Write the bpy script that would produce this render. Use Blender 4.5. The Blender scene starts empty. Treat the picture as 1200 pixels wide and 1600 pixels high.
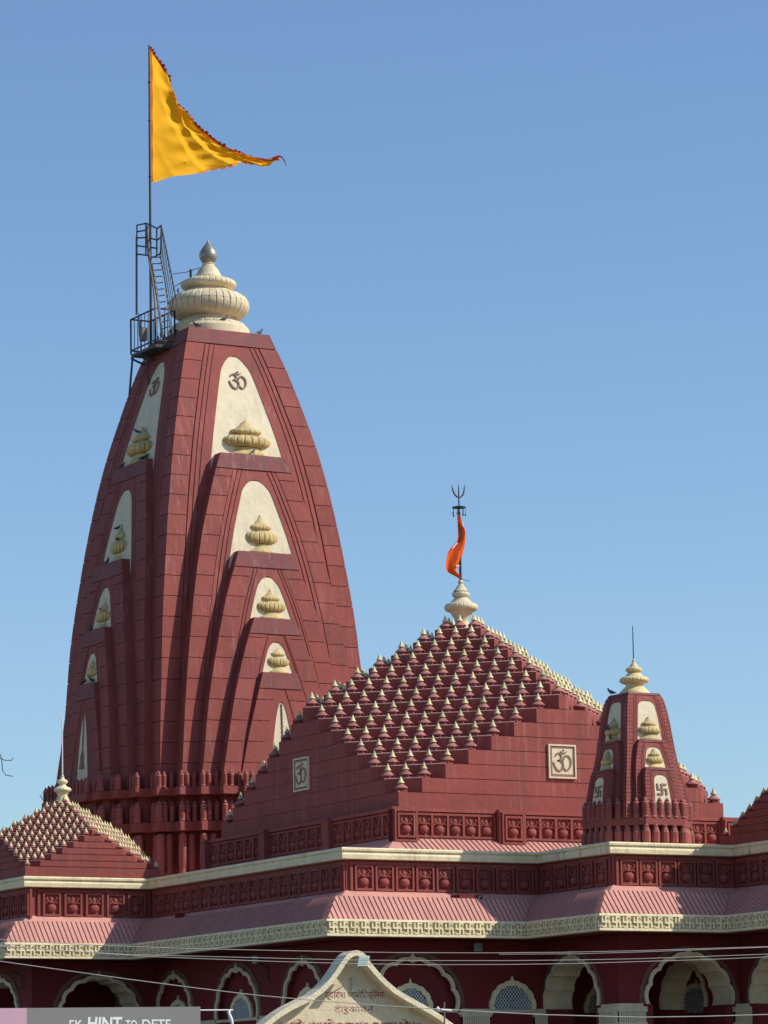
import bpy, bmesh, math, random
from mathutils import Vector, Matrix
from mathutils.geometry import tessellate_polygon

random.seed(7)
S = 0.018            # metres per drawing unit
GZ = 546.0           # drawing-unit height of the temple cornice above the street
sc = bpy.context.scene
COL = sc.collection
R = math.radians

def M3(p):           # drawing units -> metres (street level is z = 0)
    return Vector((p[0] * S, p[1] * S, (p[2] + GZ) * S))

# ------------------------------------------------------------------ camera
YAW, PIT, ROL, FPX = R(-29.5), R(9.78), R(-1.03), 5720.0
_f0 = Vector((-math.sin(YAW), math.cos(YAW), 0)); _r0 = Vector((math.cos(YAW), math.sin(YAW), 0)); _u0 = Vector((0, 0, 1))
_f = _f0 * math.cos(PIT) + _u0 * math.sin(PIT); _u1 = -_f0 * math.sin(PIT) + _u0 * math.cos(PIT)
_r = _r0 * math.cos(ROL) + _u1 * math.sin(ROL); _u = -_r0 * math.sin(ROL) + _u1 * math.cos(ROL)
CAM = Vector((-2754.2, -5020.2, -457.0))
cd = bpy.data.cameras.new('camera'); cam = bpy.data.objects.new('camera', cd); COL.objects.link(cam)
cd.sensor_fit = 'VERTICAL'; cd.sensor_height = 24.0; cd.lens = 24.0 * FPX / 1600.0
cd.clip_start = 0.5; cd.clip_end = 6000
mw = Matrix((( _r.x, _u.x, -_f.x, 0), (_r.y, _u.y, -_f.y, 0), (_r.z, _u.z, -_f.z, 0), (0, 0, 0, 1)))
cam.matrix_world = Matrix.Translation(M3(CAM)) @ mw
sc.camera = cam

def _ray(px, py): return _f + _r * ((px - 600) / FPX) - _u * ((py - 800) / FPX)
def at_y(px, py, Y):
    d = _ray(px, py); return CAM + d * ((Y - CAM.y) / d.y)
def at_x(px, py, X):
    d = _ray(px, py); return CAM + d * ((X - CAM.x) / d.x)

# ------------------------------------------------------------------ light
SUN_EL, SUN_PHI = R(39.5), R(53)      # height, and swing from -Y towards +X
w = bpy.data.worlds.new('World'); sc.world = w; w.use_nodes = True
nt = w.node_tree; bg = nt.nodes['Background']
sky = nt.nodes.new('ShaderNodeTexSky'); sky.sky_type = 'NISHITA'; sky.sun_disc = False
sky.sun_elevation = SUN_EL; sky.sun_rotation = math.pi - SUN_PHI
sky.altitude = 0; sky.air_density = 1.0; sky.dust_density = 0.6; sky.ozone_density = 2.0
tint = nt.nodes.new('ShaderNodeMix'); tint.data_type = 'RGBA'; tint.blend_type = 'MULTIPLY'; tint.inputs[0].default_value = 1.0
tint.inputs[7].default_value = (0.925, 1.075, 1.215, 1.0)
nt.links.new(sky.outputs[0], tint.inputs[6]); nt.links.new(tint.outputs[2], bg.inputs[0]); bg.inputs[1].default_value = 0.12
ld = bpy.data.lights.new('sun', 'SUN'); ld.energy = 4.6; ld.angle = R(0.53); ld.color = (1.0, 0.95, 0.86)
sun = bpy.data.objects.new('sun', ld); COL.objects.link(sun)
sd = Vector((math.sin(SUN_PHI) * math.cos(SUN_EL), -math.cos(SUN_PHI) * math.cos(SUN_EL), math.sin(SUN_EL)))
sun.rotation_euler = sd.to_track_quat('Z', 'Y').to_euler(); sun.location = (0, 0, 60)
vs = sc.view_settings
vs.view_transform = 'Standard'; vs.look = 'None'; vs.gamma = 1.0; vs.use_curve_mapping = False; vs.exposure = 0.0
sc.cycles.max_bounces = 6

# ------------------------------------------------------------------ materials
def mat(name, col, rough=0.8, var=0.12, vscale=1.2, bump=0.25, bscale=18.0, stain=None, stain_amt=0.0,
        stain_scale=(1.5, 1.5, 0.25), stain_lo=0.5, stain_hi=0.72, metal=0.0, top_grime=None, spec=0.3, transl=0.0, streak=None, ovar=0.0):
    m = bpy.data.materials.new(name); m.use_nodes = True
    t = m.node_tree; N = t.nodes; L = t.links
    b = N['Principled BSDF']; b.inputs['Roughness'].default_value = rough; b.inputs['Metallic'].default_value = metal
    b.inputs['Specular IOR Level'].default_value = spec
    geo = N.new('ShaderNodeNewGeometry')
    n1 = N.new('ShaderNodeTexNoise'); n1.inputs['Scale'].default_value = vscale; n1.inputs['Detail'].default_value = 6; n1.inputs['Roughness'].default_value = 0.6
    L.new(geo.outputs['Position'], n1.inputs['Vector'])
    mp = N.new('ShaderNodeMapRange'); mp.inputs[1].default_value = 0.3; mp.inputs[2].default_value = 0.7
    mp.inputs[3].default_value = 1 - var; mp.inputs[4].default_value = 1 + var
    L.new(n1.outputs['Fac'], mp.inputs[0])
    mx = N.new('ShaderNodeMix'); mx.data_type = 'RGBA'; mx.blend_type = 'MULTIPLY'; mx.inputs[0].default_value = 1.0
    mx.inputs[6].default_value = (*col, 1); L.new(mp.outputs[0], mx.inputs[7])
    out = mx.outputs[2]
    if ovar > 0:
        oi = N.new('ShaderNodeObjectInfo'); mo = N.new('ShaderNodeMapRange'); mo.inputs[3].default_value = 1 - ovar; mo.inputs[4].default_value = 1 + ovar * .6
        L.new(oi.outputs['Random'], mo.inputs[0]); mxo = N.new('ShaderNodeMix'); mxo.data_type = 'RGBA'; mxo.blend_type = 'MULTIPLY'; mxo.inputs[0].default_value = 1.0
        L.new(out, mxo.inputs[6]); L.new(mo.outputs[0], mxo.inputs[7]); out = mxo.outputs[2]
    if stain is not None:
        vm = N.new('ShaderNodeVectorMath'); vm.operation = 'MULTIPLY'; vm.inputs[1].default_value = stain_scale
        L.new(geo.outputs['Position'], vm.inputs[0])
        n2 = N.new('ShaderNodeTexNoise'); n2.inputs['Scale'].default_value = 1.0; n2.inputs['Detail'].default_value = 5
        n2.inputs['Roughness'].default_value = 0.65; L.new(vm.outputs[0], n2.inputs['Vector'])
        m2 = N.new('ShaderNodeMapRange'); m2.inputs[1].default_value = stain_lo; m2.inputs[2].default_value = stain_hi
        m2.inputs[3].default_value = 0; m2.inputs[4].default_value = stain_amt
        L.new(n2.outputs['Fac'], m2.inputs[0])
        mx2 = N.new('ShaderNodeMix'); mx2.data_type = 'RGBA'; L.new(m2.outputs[0], mx2.inputs[0])
        L.new(out, mx2.inputs[6]); mx2.inputs[7].default_value = (*stain, 1); out = mx2.outputs[2]
    if streak is not None:             # fine rain runs and faded patches
        vm2 = N.new('ShaderNodeVectorMath'); vm2.operation = 'MULTIPLY'; vm2.inputs[1].default_value = (7, 7, .35)
        L.new(geo.outputs['Position'], vm2.inputs[0])
        n5 = N.new('ShaderNodeTexNoise'); n5.inputs['Scale'].default_value = 1.0; n5.inputs['Detail'].default_value = 6; n5.inputs['Roughness'].default_value = 0.7
        L.new(vm2.outputs[0], n5.inputs['Vector'])
        n6 = N.new('ShaderNodeTexNoise'); n6.inputs['Scale'].default_value = .55; n6.inputs['Detail'].default_value = 3; L.new(geo.outputs['Position'], n6.inputs['Vector'])
        m5 = N.new('ShaderNodeMapRange'); m5.inputs[1].default_value = .52; m5.inputs[2].default_value = .68; L.new(n5.outputs['Fac'], m5.inputs[0])
        m6 = N.new('ShaderNodeMapRange'); m6.inputs[1].default_value = .42; m6.inputs[2].default_value = .62; m6.inputs[4].default_value = streak[3]; L.new(n6.outputs['Fac'], m6.inputs[0])
        mm = N.new('ShaderNodeMath'); mm.operation = 'MULTIPLY'; L.new(m5.outputs[0], mm.inputs[0]); L.new(m6.outputs[0], mm.inputs[1])
        mx5 = N.new('ShaderNodeMix'); mx5.data_type = 'RGBA'; L.new(mm.outputs[0], mx5.inputs[0]); L.new(out, mx5.inputs[6]); mx5.inputs[7].default_value = (*streak[:3], 1); out = mx5.outputs[2]
    if top_grime is not None:           # lichen and dust that settles on the upper side of mouldings
        sx = N.new('ShaderNodeSeparateXYZ'); L.new(geo.outputs['Normal'], sx.inputs[0])
        m3 = N.new('ShaderNodeMapRange'); m3.inputs[1].default_value = 0.05; m3.inputs[2].default_value = 0.75
        m3.inputs[3].default_value = 0; m3.inputs[4].default_value = 0.75; L.new(sx.outputs[2], m3.inputs[0])
        n3 = N.new('ShaderNodeTexNoise'); n3.inputs['Scale'].default_value = 7; n3.inputs['Detail'].default_value = 4
        L.new(geo.outputs['Position'], n3.inputs['Vector'])
        m4 = N.new('ShaderNodeMapRange'); m4.inputs[1].default_value = 0.4; m4.inputs[2].default_value = 0.6; L.new(n3.outputs['Fac'], m4.inputs[0])
        mu = N.new('ShaderNodeMath'); mu.operation = 'MULTIPLY'; L.new(m3.outputs[0], mu.inputs[0]); L.new(m4.outputs[0], mu.inputs[1])
        mx3 = N.new('ShaderNodeMix'); mx3.data_type = 'RGBA'; L.new(mu.outputs[0], mx3.inputs[0])
        L.new(out, mx3.inputs[6]); mx3.inputs[7].default_value = (*top_grime, 1); out = mx3.outputs[2]
    L.new(out, b.inputs['Base Color'])
    if bump > 0:
        n4 = N.new('ShaderNodeTexNoise'); n4.inputs['Scale'].default_value = bscale; n4.inputs['Detail'].default_value = 4
        L.new(geo.outputs['Position'], n4.inputs['Vector'])
        bp = N.new('ShaderNodeBump'); bp.inputs['Strength'].default_value = bump; bp.inputs['Distance'].default_value = 0.03
        L.new(n4.outputs['Fac'], bp.inputs['Height']); L.new(bp.outputs[0], b.inputs['Normal'])
    if transl > 0:
        tr = N.new('ShaderNodeBsdfTranslucent'); L.new(out, tr.inputs[0])
        ms = N.new('ShaderNodeMixShader'); ms.inputs[0].default_value = transl
        L.new(b.outputs[0], ms.inputs[1]); L.new(tr.outputs[0], ms.inputs[2])
        L.new(ms.outputs[0], N['Material Output'].inputs[0])
    return m

RED = (0.272, 0.060, 0.046)
M_red = mat('red_plaster', RED, 0.75, 0.12, 0.9, 0.5, 5.0, stain=(0.165, 0.055, 0.048), stain_amt=0.7, streak=(0.37, 0.16, 0.14, .8), ovar=.08)
M_red2 = mat('red_plaster_weathered', (0.25, 0.075, 0.068), 0.85, 0.14, 1.6, 0.4, 10, stain=(0.13, 0.085, 0.08), stain_amt=0.55, stain_scale=(5, 5, 0.5), stain_lo=0.42, stain_hi=0.62, streak=(0.38, 0.22, 0.20, .7))
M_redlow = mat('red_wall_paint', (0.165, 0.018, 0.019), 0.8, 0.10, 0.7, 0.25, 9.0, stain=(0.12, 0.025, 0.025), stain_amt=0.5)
M_bell = mat('red_bell_paint', (0.36, 0.125, 0.105), 0.75, 0.18, 4.0, 0.2, 20, top_grime=(0.44, 0.22, 0.19), stain=(0.2, 0.08, 0.07), stain_amt=0.5, stain_scale=(3, 3, 3), ovar=.2)
M_tip = mat('pale_gold_paint', (0.66, 0.57, 0.29), 0.5, 0.2, 5.0, 0.1, 20, stain=(0.36, 0.31, 0.15), stain_amt=0.7, stain_scale=(3, 3, 3), ovar=.25)
M_ledge = mat('lit_ledge_paint', (0.52, 0.27, 0.24), 0.85, 0.2, 4.0, 0.2, 20, stain=(0.2, 0.09, 0.08), stain_amt=0.8, stain_scale=(3, 3, 3))  # pale tone paints sunlight onto the ledge edges
M_pink = mat('faded_pink_roof_paint', (0.585, 0.275, 0.215), 0.8, 0.12, 1.2, 0.2, 12, stain=(0.46, 0.22, 0.19), stain_amt=0.7, streak=(0.42, 0.25, 0.22, .8))
M_cream = mat('cream_plaster', (0.84, 0.72, 0.44), 0.75, 0.10, 1.5, 0.5, 9, stain=(0.46, 0.38, 0.25), stain_amt=0.5, stain_scale=(2.5, 2.5, 1.5), streak=(0.30, 0.25, 0.18, .7))
M_niche = mat('pale_niche_plaster', (0.72, 0.61, 0.415), 0.8, 0.08, 1.5, 0.5, 6, stain=(0.46, 0.42, 0.34), stain_amt=0.45, stain_scale=(4, 4, 0.6), stain_lo=0.52, streak=(0.42, 0.36, 0.27, .6))
M_orna = mat('ornament_cream', (0.74, 0.60, 0.38), 0.65, 0.14, 2.0, 0.4, 12, stain=(0.40, 0.32, 0.20), stain_amt=0.65, stain_scale=(2.5, 2.5, .8), top_grime=(0.50, 0.44, 0.32))
M_gold = mat('ornament_ochre', (0.60, 0.43, 0.165), 0.6, 0.18, 3.0, 0.4, 14, stain=(0.28, 0.22, 0.11), stain_amt=0.7, stain_scale=(3, 3, 1), top_grime=(0.30, 0.28, 0.22))
M_finial = mat('yellow_ochre_finial', (0.72, 0.56, 0.27), 0.6, 0.15, 3.0, 0.3, 14, stain=(0.38, 0.30, 0.16), stain_amt=0.6, stain_scale=(4, 4, 2))
M_brown = mat('brown_relief_paint', (0.27, 0.165, 0.11), 0.8, 0.1, 3, 0.2, 12)
M_fretbg = mat('fret_ground', (0.50, 0.41, 0.24), 0.8, 0.1, 3, 0.2, 12)
M_steel = mat('dull_kalash_metal', (0.33, 0.30, 0.25), 0.42, 0.2, 3, 0.1, 12, metal=0.6)
M_iron = mat('painted_iron', (0.06, 0.06, 0.065), 0.6, 0.3, 8, 0.0, stain=(0.16, 0.08, 0.05), stain_amt=0.7)
M_rust = mat('rusty_ladder_iron', (0.20, 0.15, 0.13), 0.7, 0.3, 8, 0.0, stain=(0.35, 0.30, 0.28), stain_amt=0.7)
M_flag = mat('saffron_yellow_cloth', (0.95, 0.45, 0.004), 0.8, 0.05, 2, 0.0, transl=0.2)
M_flagband = mat('orange_hem_cloth', (0.72, 0.24, 0.012), 0.8, 0.05, 2, 0.0, transl=0.2)
M_frill = mat('dark_red_frill_cloth', (0.33, 0.012, 0.02), 0.8, 0.1, 5, 0.0, transl=0.15)
M_orange = mat('orange_cloth', (0.85, 0.13, 0.015), 0.8, 0.1, 5, 0.0, transl=0.25)
M_white = mat('white_lace', (0.75, 0.74, 0.72), 0.8, 0.05, 5, 0.0)
M_dark = mat('dark_interior', (0.02, 0.018, 0.018), 0.9, 0.1, 2, 0.0)
M_jali = mat('white_jali_stone', (0.62, 0.64, 0.62), 0.7, 0.06, 4, 0.0)
M_jback = mat('dark_jali_backing', (0.015, 0.03, 0.055), 0.2, 0.1, 2, 0.0, spec=0.6)  # dark tone stands in for the unlit interior behind the lattice
M_bird = mat('pigeon_feathers', (0.06, 0.065, 0.08), 0.6, 0.4, 30, 0.0)
M_leaf = mat('weed_leaves', (0.045, 0.06, 0.03), 0.8, 0.3, 20, 0.0)
M_gate = mat('gate_cream_paint', (0.66, 0.55, 0.36), 0.85, 0.10, 4, 0.4, 25, stain=(0.42, 0.33, 0.22), stain_amt=0.6, stain_scale=(9, 9, 4), stain_lo=0.5)
M_gaterim = mat('gate_rim_paint', (0.72, 0.62, 0.42), 0.85, 0.10, 4, 0.5, 25, stain=(0.24, 0.20, 0.17), stain_amt=0.7, stain_scale=(9, 9, 9), stain_lo=0.60, stain_hi=0.70)
M_letter = mat('faded_maroon_letters', (0.24, 0.05, 0.05), 0.85, 0.3, 20, 0.0, stain=(0.62, 0.50, 0.34), stain_amt=0.95, stain_scale=(14, 14, 14), stain_lo=0.44, stain_hi=0.6)
M_board = mat('grey_hoarding_vinyl', (0.20, 0.195, 0.18), 0.6, 0.04, 1, 0.0)
M_lilac = mat('lilac_hoarding_vinyl', (0.52, 0.32, 0.38), 0.6, 0.04, 1, 0.0)
M_paint = mat('white_print', (0.75, 0.74, 0.7), 0.6, 0.03, 5, 0.0)
M_wire = mat('pale_cable_sheath', (0.30, 0.28, 0.26), 0.6, 0.1, 3, 0.0)
M_wired = mat('dark_cable_sheath', (0.03, 0.03, 0.03), 0.6, 0.1, 3, 0.0)
M_lamp = mat('grey_lamp_housing', (0.35, 0.38, 0.37), 0.5, 0.1, 3, 0.0)
M_glass = mat('lamp_glass', (0.16, 0.26, 0.23), 0.45, 0.05, 3, 0.0, spec=0.3)
M_post = mat('baluster_paint', (0.33, 0.085, 0.068), 0.7, 0.15, 2.5, 0.3, 15, stain=(0.19, 0.055, 0.048), stain_amt=0.6, ovar=.1, top_grime=(0.40, 0.17, 0.14))
M_ground = mat('dusty_ground', (0.17, 0.14, 0.11), 0.95, 0.15, 0.3, 0.3, 4, stain=(0.2, 0.17, 0.14), stain_amt=0.5, stain_scale=(.2, .2, .2))
M_pave = mat('stone_paving', (0.13, 0.115, 0.10), 0.9, 0.12, 0.6, 0.2, 4)

# ------------------------------------------------------------------ mesh helpers
class MB:
    def __init__(s): s.v = []; s.f = []
    def poly(s, pts):
        n = len(s.v); s.v += [tuple(p) for p in pts]; s.f.append(tuple(range(n, n + len(pts)))); return s
    def box(s, x0, x1, y0, y1, z0, z1):
        n = len(s.v)
        s.v += [(x0, y0, z0), (x1, y0, z0), (x1, y1, z0), (x0, y1, z0), (x0, y0, z1), (x1, y0, z1), (x1, y1, z1), (x0, y1, z1)]
        for q in ((0, 3, 2, 1), (4, 5, 6, 7), (0, 1, 5, 4), (1, 2, 6, 5), (2, 3, 7, 6), (3, 0, 4, 7)): s.f.append(tuple(n + i for i in q))
        return s
    def prism(s, pts, z0, z1, caps=True):      # horizontal outline, CCW, extruded upwards
        n = len(s.v); k = len(pts)
        s.v += [(p[0], p[1], z0) for p in pts] + [(p[0], p[1], z1) for p in pts]
        for i in range(k):
            j = (i + 1) % k; s.f.append((n + i, n + j, n + k + j, n + k + i))
        if caps: s.f.append(tuple(n + k + i for i in range(k))); s.f.append(tuple(n + i for i in reversed(range(k))))
        return s
    def plate(s, outer, holes, y0, y1):        # upright outline in x,z: front at y0, back at y1
        loops = [outer] + list(holes)
        vec = [[Vector((p[0], p[1], 0)) for p in lp] for lp in loops]
        tri = tessellate_polygon(vec); flat = [p for lp in loops for p in lp]
        n = len(s.v); k = len(flat)
        s.v += [(p[0], y0, p[1]) for p in flat] + [(p[0], y1, p[1]) for p in flat]
        for t in tri:
            a, b, c = (flat[i] for i in t)
            ar = (b[0] - a[0]) * (c[1] - a[1]) - (b[1] - a[1]) * (c[0] - a[0])
            if abs(ar) < 1e-9: continue
            t2 = t if ar > 0 else (t[0], t[2], t[1])
            s.f.append((n + t2[0], n + t2[1], n + t2[2])); s.f.append((n + k + t2[0], n + k + t2[2], n + k + t2[1]))
        o = 0
        for li, lp in enumerate(loops):
            m_ = len(lp)
            ar = sum(lp[i][0] * lp[(i + 1) % m_][1] - lp[(i + 1) % m_][0] * lp[i][1] for i in range(m_))
            for i in range(m_):
                a, b = n + o + i, n + o + (i + 1) % m_
                q = (a, a + k, b + k, b)
                if (ar < 0) != (li > 0): q = q[::-1]
                s.f.append(q)
            o += m_
        return s
    def lathe(s, prof, cx=0, cy=0, n=16, mod=None, a0=0.0, a1=2 * math.pi):
        base = len(s.v); full = abs(a1 - a0 - 2 * math.pi) < 1e-6; cols = n if full else n + 1
        for (r, z) in prof:
            for i in range(cols):
                a = a0 + (a1 - a0) * i / n; rr = r * (mod(i) if mod else 1.0)
                s.v.append((cx + rr * math.cos(a), cy + rr * math.sin(a), z))
        for j in range(len(prof) - 1):
            for i in range(n):
                i2 = (i + 1) % cols
                a, b = base + j * cols + i, base + j * cols + i2
                s.f.append((a, b, b + cols, a + cols))
        if full:
            s.f.append(tuple(base + (len(prof) - 1) * cols + i for i in range(cols)))
            s.f.append(tuple(base + i for i in reversed(range(cols))))
        return s
    def tube(s, pts, r, n=6, cap=True):
        pts = [Vector(p) for p in pts]; base = len(s.v); prev = None
        for i, p in enumerate(pts):
            d = (pts[min(i + 1, len(pts) - 1)] - pts[max(i - 1, 0)]).normalized()
            if prev is None:
                a = d.cross(Vector((0, 0, 1)))
                if a.length < 1e-3: a = d.cross(Vector((1, 0, 0)))
            else: a = prev - d * prev.dot(d)
            a.normalize(); prev = a; b = d.cross(a)
            rr = r[i] if isinstance(r, (list, tuple)) else r
            for k in range(n):
                t = 2 * math.pi * k / n; s.v.append(tuple(p + a * (rr * math.cos(t)) + b * (rr * math.sin(t))))
        for i in range(len(pts) - 1):
            for k in range(n):
                q = base + i * n + k; q2 = base + i * n + (k + 1) % n
                s.f.append((q, q + n, q2 + n, q2))
        if cap:
            s.f.append(tuple(base + k for k in range(n))); s.f.append(tuple(base + (len(pts) - 1) * n + k for k in reversed(range(n))))
        return s
    def loft(s, zs, x0, x1, yf, yb):           # upright slab: x0(z)..x1(z), front yf(z), back yb(z); front faces -y
        n = len(s.v)
        for z in zs:
            a, b, c, d = x0(z), x1(z), yf(z), yb(z)
            s.v += [(a, c, z), (b, c, z), (b, d, z), (a, d, z)]
        for i in range(len(zs) - 1):
            q = n + 4 * i
            for k in range(4):
                k2 = (k + 1) % 4; s.f.append((q + k, q + k2, q + 4 + k2, q + 4 + k))
        s.f.append((n + 3, n + 2, n + 1, n)); q = n + 4 * (len(zs) - 1); s.f.append((q, q + 1, q + 2, q + 3))
        return s
    def mesh(s, name, m, smooth=False):
        me = bpy.data.meshes.new(name)
        me.from_pydata([(a * S, b * S, c * S) for a, b, c in s.v], [], s.f)
        me.materials.append(m)
        if smooth:
            me.polygons.foreach_set('use_smooth', [True] * len(me.polygons))
            try: me.set_sharp_from_angle(angle=R(38))
            except Exception: pass
        me.update(); return me

WL = {}      # world placement (drawing units) of every object, so children can be set down exactly
def place(o, parent, at, rz=0.0):
    """put o with its origin at world point `at` (drawing units), turned rz about z"""
    if parent is None:
        o.location = M3(at); o.rotation_euler = (0, 0, rz)
    else:
        o.parent = parent
        pa, pr = WL[parent.name]
        d = Vector(at) - Vector(pa); d.rotate(Matrix.Rotation(-pr, 3, 'Z'))
        o.location = d * S; o.rotation_euler = (0, 0, rz - pr)
    WL[o.name] = (tuple(at), rz)
def obj(name, data, parent=None, at=(0, 0, 0), rz=0.0, kind=None, label=None):
    o = bpy.data.objects.new(name, data); COL.objects.link(o); place(o, parent, at, rz)
    if kind: o['kind'] = kind
    if label: o['label'] = label
    return o
def thing(name, label, cat, at=(0, 0, 0), rz=0.0, group=None, data=None):
    o = obj(name, data, None, at, rz); o['label'] = label; o['category'] = cat
    if group: o['group'] = group
    return o

def interp(tab):           # smooth interpolation through a table of (z, value)
    tab = sorted(tab); zs = [t[0] for t in tab]; vv = [t[1] for t in tab]; n = len(tab)
    sl = []
    for i in range(n):
        a = (vv[i] - vv[i - 1]) / (zs[i] - zs[i - 1]) if i > 0 else None
        b = (vv[i + 1] - vv[i]) / (zs[i + 1] - zs[i]) if i < n - 1 else None
        sl.append(b if a is None else a if b is None else (a + b) / 2)
    def f(z):
        if z <= zs[0]: return vv[0] + sl[0] * (z - zs[0])
        if z >= zs[-1]: return vv[-1] + sl[-1] * (z - zs[-1])
        for i in range(n - 1):
            if z <= zs[i + 1]: break
        h = zs[i + 1] - zs[i]; t = (z - zs[i]) / h
        return ((1 + 2 * t) * (1 - t) ** 2 * vv[i] + t * (1 - t) ** 2 * h * sl[i] + t * t * (3 - 2 * t) * vv[i + 1] + t * t * (t - 1) * h * sl[i + 1])
    return f
def frange(a, b, step):
    n = max(1, int(round((b - a) / step))); return [a + (b - a) * i / n for i in range(n + 1)]

def text_mesh(body, size, m, depth=1.0, bold=0.0, shear=0.0, spacing=1.0):
    cu = bpy.data.curves.new('lettering', 'FONT'); cu.body = body; cu.size = size * S; cu.extrude = depth * S * 0.5
    cu.align_x = 'CENTER'; cu.align_y = 'CENTER'; cu.offset = bold * S; cu.shear = shear; cu.space_character = spacing; cu.resolution_u = 6
    o = bpy.data.objects.new('tmp', cu); COL.objects.link(o)
    dg = bpy.context.evaluated_depsgraph_get(); me = bpy.data.meshes.new_from_object(o.evaluated_get(dg))
    bpy.data.objects.remove(o); me.materials.clear(); me.materials.append(m)
    if len(me.vertices):
        xs = [v.co.x for v in me.vertices]; ys = [v.co.y for v in me.vertices]
        cx, cy = (min(xs) + max(xs)) / 2, (min(ys) + max(ys)) / 2
        for v in me.vertices:
            x, y, z = v.co; v.co = (x - cx, -z, y - cy)      # stands upright, faces -y
    return me
def fit_mesh(me, wd, ht):        # scale upright lettering to a given width and height
    xs = [v.co.x for v in me.vertices]; zs = [v.co.z for v in me.vertices]
    sx = wd * S / (max(xs) - min(xs)); sz = ht * S / (max(zs) - min(zs))
    for v in me.vertices: v.co.x *= sx; v.co.z *= sz
    return me

# ================================================================== ground
g = MB().box(-60000, 60000, -60000, 120000, -40, 0)
obj('ground', g.mesh('ground', M_ground), None, (0, 0, -GZ), kind='structure')
g = MB().box(-1500, 2600, -2300, 2600, 0.3, 8)
obj('forecourt', g.mesh('forecourt', M_pave), None, (0, 0, -GZ), kind='structure')

# ================================================================== temple building (lower storey)
P = [(-233, 956), (-233, 697), (0, 697), (0, 0), (356, 0), (356, -218), (588, -218), (588, -440), (1150, -440), (1150, 1950), (0, 1950), (0, 956)]
NP = len(P)
def seg_dir(i):
    a, b = P[i % NP], P[(i + 1) % NP]; l = math.hypot(b[0] - a[0], b[1] - a[1]); return ((b[0] - a[0]) / l, (b[1] - a[1]) / l)
def offs(i, a):
    d0, d1 = seg_dir(i - 1), seg_dir(i)
    return (P[i % NP][0] + a * (-d0[1] - d1[1]), P[i % NP][1] + a * (d0[0] + d1[0]))
bld = thing('temple_building', 'dark red temple hall wing with cream cornice, pink sloped eave and scalloped cream arches', 'temple', (0, 0, -GZ))
def sweep(name, prof, m, i0=0, i1=NP, closed=True, parent=bld, kind=None):
    mb = MB(); k = len(prof)
    rows = [[(*offs(i, a), z) for a, z in prof] for i in range(i0, i1 + 1)]
    for r0, r1 in zip(rows[:-1], rows[1:]):
        for j in range(k - 1):
            mb.poly([r0[j], r0[j + 1], r1[j + 1], r1[j]])
    return obj(name, mb.mesh(name, m), parent, (0, 0, 0), kind=kind)
sweep('cornice', [(34, -1), (30, 0.6), (0, 0), (-1.5, -2), (-1, -5), (2.2, -5.6), (0.2, -11), (1.2, -17.4), (3, -18), (20, -18)], M_cream)
sweep('parapet_wall', [(20, -17.9), (14, -18.1), (14, -66)], M_red)
sweep('cove', [(14, -65.9), (8, -69), (-4, -76.5), (-28, -78.9), (-28, -82)], M_pink)
sweep('eave_slope', [(-20, -77.5), (-28, -78.6), (-61, -116.5)], M_pink)
sweep('eave_fascia', [(-55, -115.8), (-62.5, -116), (-63, -119.5), (-60.5, -120), (-60.5, -138), (-63, -138.5), (-63, -142), (-55, -142.4), (-50, -142.5)], M_cream)
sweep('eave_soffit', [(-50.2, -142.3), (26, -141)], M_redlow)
mb = MB(); deck = [offs(i, 25) for i in range(NP)]
for t in tessellate_polygon([[Vector((*p, 0)) for p in deck]]):
    pts = [(*deck[i], 0.4) for i in t]
    n_ = (Vector(pts[1]) - Vector(pts[0])).cross(Vector(pts[2]) - Vector(pts[0]))
    mb.poly(pts if n_.z > 0 else pts[::-1])
    pts = [(*deck[i], -143) for i in t]; mb.poly(pts)
obj('roof_deck', mb.mesh('roof_deck', M_pink), bld)

def run_frame(i, a):         # start point, length and turn of wall run i set in by a
    p, q = offs(i, a), offs(i + 1, a); d = seg_dir(i)
    return p, math.hypot(q[0] - p[0], q[1] - p[1]), math.atan2(d[1], d[0])
def lp(i, a, x, y=0.0):      # local (along, inward) -> world xy
    p, L_, th = run_frame(i, a); return (p[0] + x * math.cos(th) - y * math.sin(th), p[1] + x * math.sin(th) + y * math.cos(th))

# eave ribs: one object per run of eave, too fine to be picked apart
for i in range(0, 8):
    p, L_, th = run_frame(i, -61)
    convex0 = i in (1, 3, 5, 7); mb = MB()
    x = 3.0; cv0, cv1 = i in (1, 3, 5, 7, 8), (i + 1) in (1, 3, 5, 7, 8)
    if not cv0: x = -30.0
    xe = L_ - 3 if cv1 else L_ + 30
    while x <= xe:
        t0, t1 = 0.0, 1.0
        if cv0: t1 = min(t1, x / 33.0)
        elif x < 0: t0 = max(t0, -x / 33.0)
        if cv1: t1 = min(t1, (L_ - x) / 33.0)
        elif x > L_: t0 = max(t0, (x - L_) / 33.0)
        if t1 - t0 > 0.08:
            y0, z0, y1, z1 = 33 * t0, -116.5 + 37.9 * t0, 33 * t1, -116.5 + 37.9 * t1
            n0 = len(mb.v); q_ = .5
            mb.v += [(x - q_, y0, z0 + .3), (x + q_, y0, z0 + .3), (x + q_, y1, z1 + .3), (x - q_, y1, z1 + .3),
                     (x - q_, y0 - .8, z0 + 1.0), (x + q_, y0 - .8, z0 + 1.0), (x + q_, y1 - .8, z1 + 1.0), (x - q_, y1 - .8, z1 + 1.0)]
            for q in ((4, 5, 6, 7), (0, 4, 7, 3), (1, 2, 6, 5), (0, 1, 5, 4)): mb.f.append(tuple(n0 + a for a in q))
        x += 8.8
    obj('eave_ribs', mb.mesh('eave_ribs', mat('rib_paint_%d' % i, (0.33, 0.12, 0.11), 0.8, 0.1, 2, 0)) if i == 0 else mb.mesh('eave_ribs', bpy.data.materials['rib_paint_0']), bld, (*p, 0), th, kind='stuff')

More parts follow.
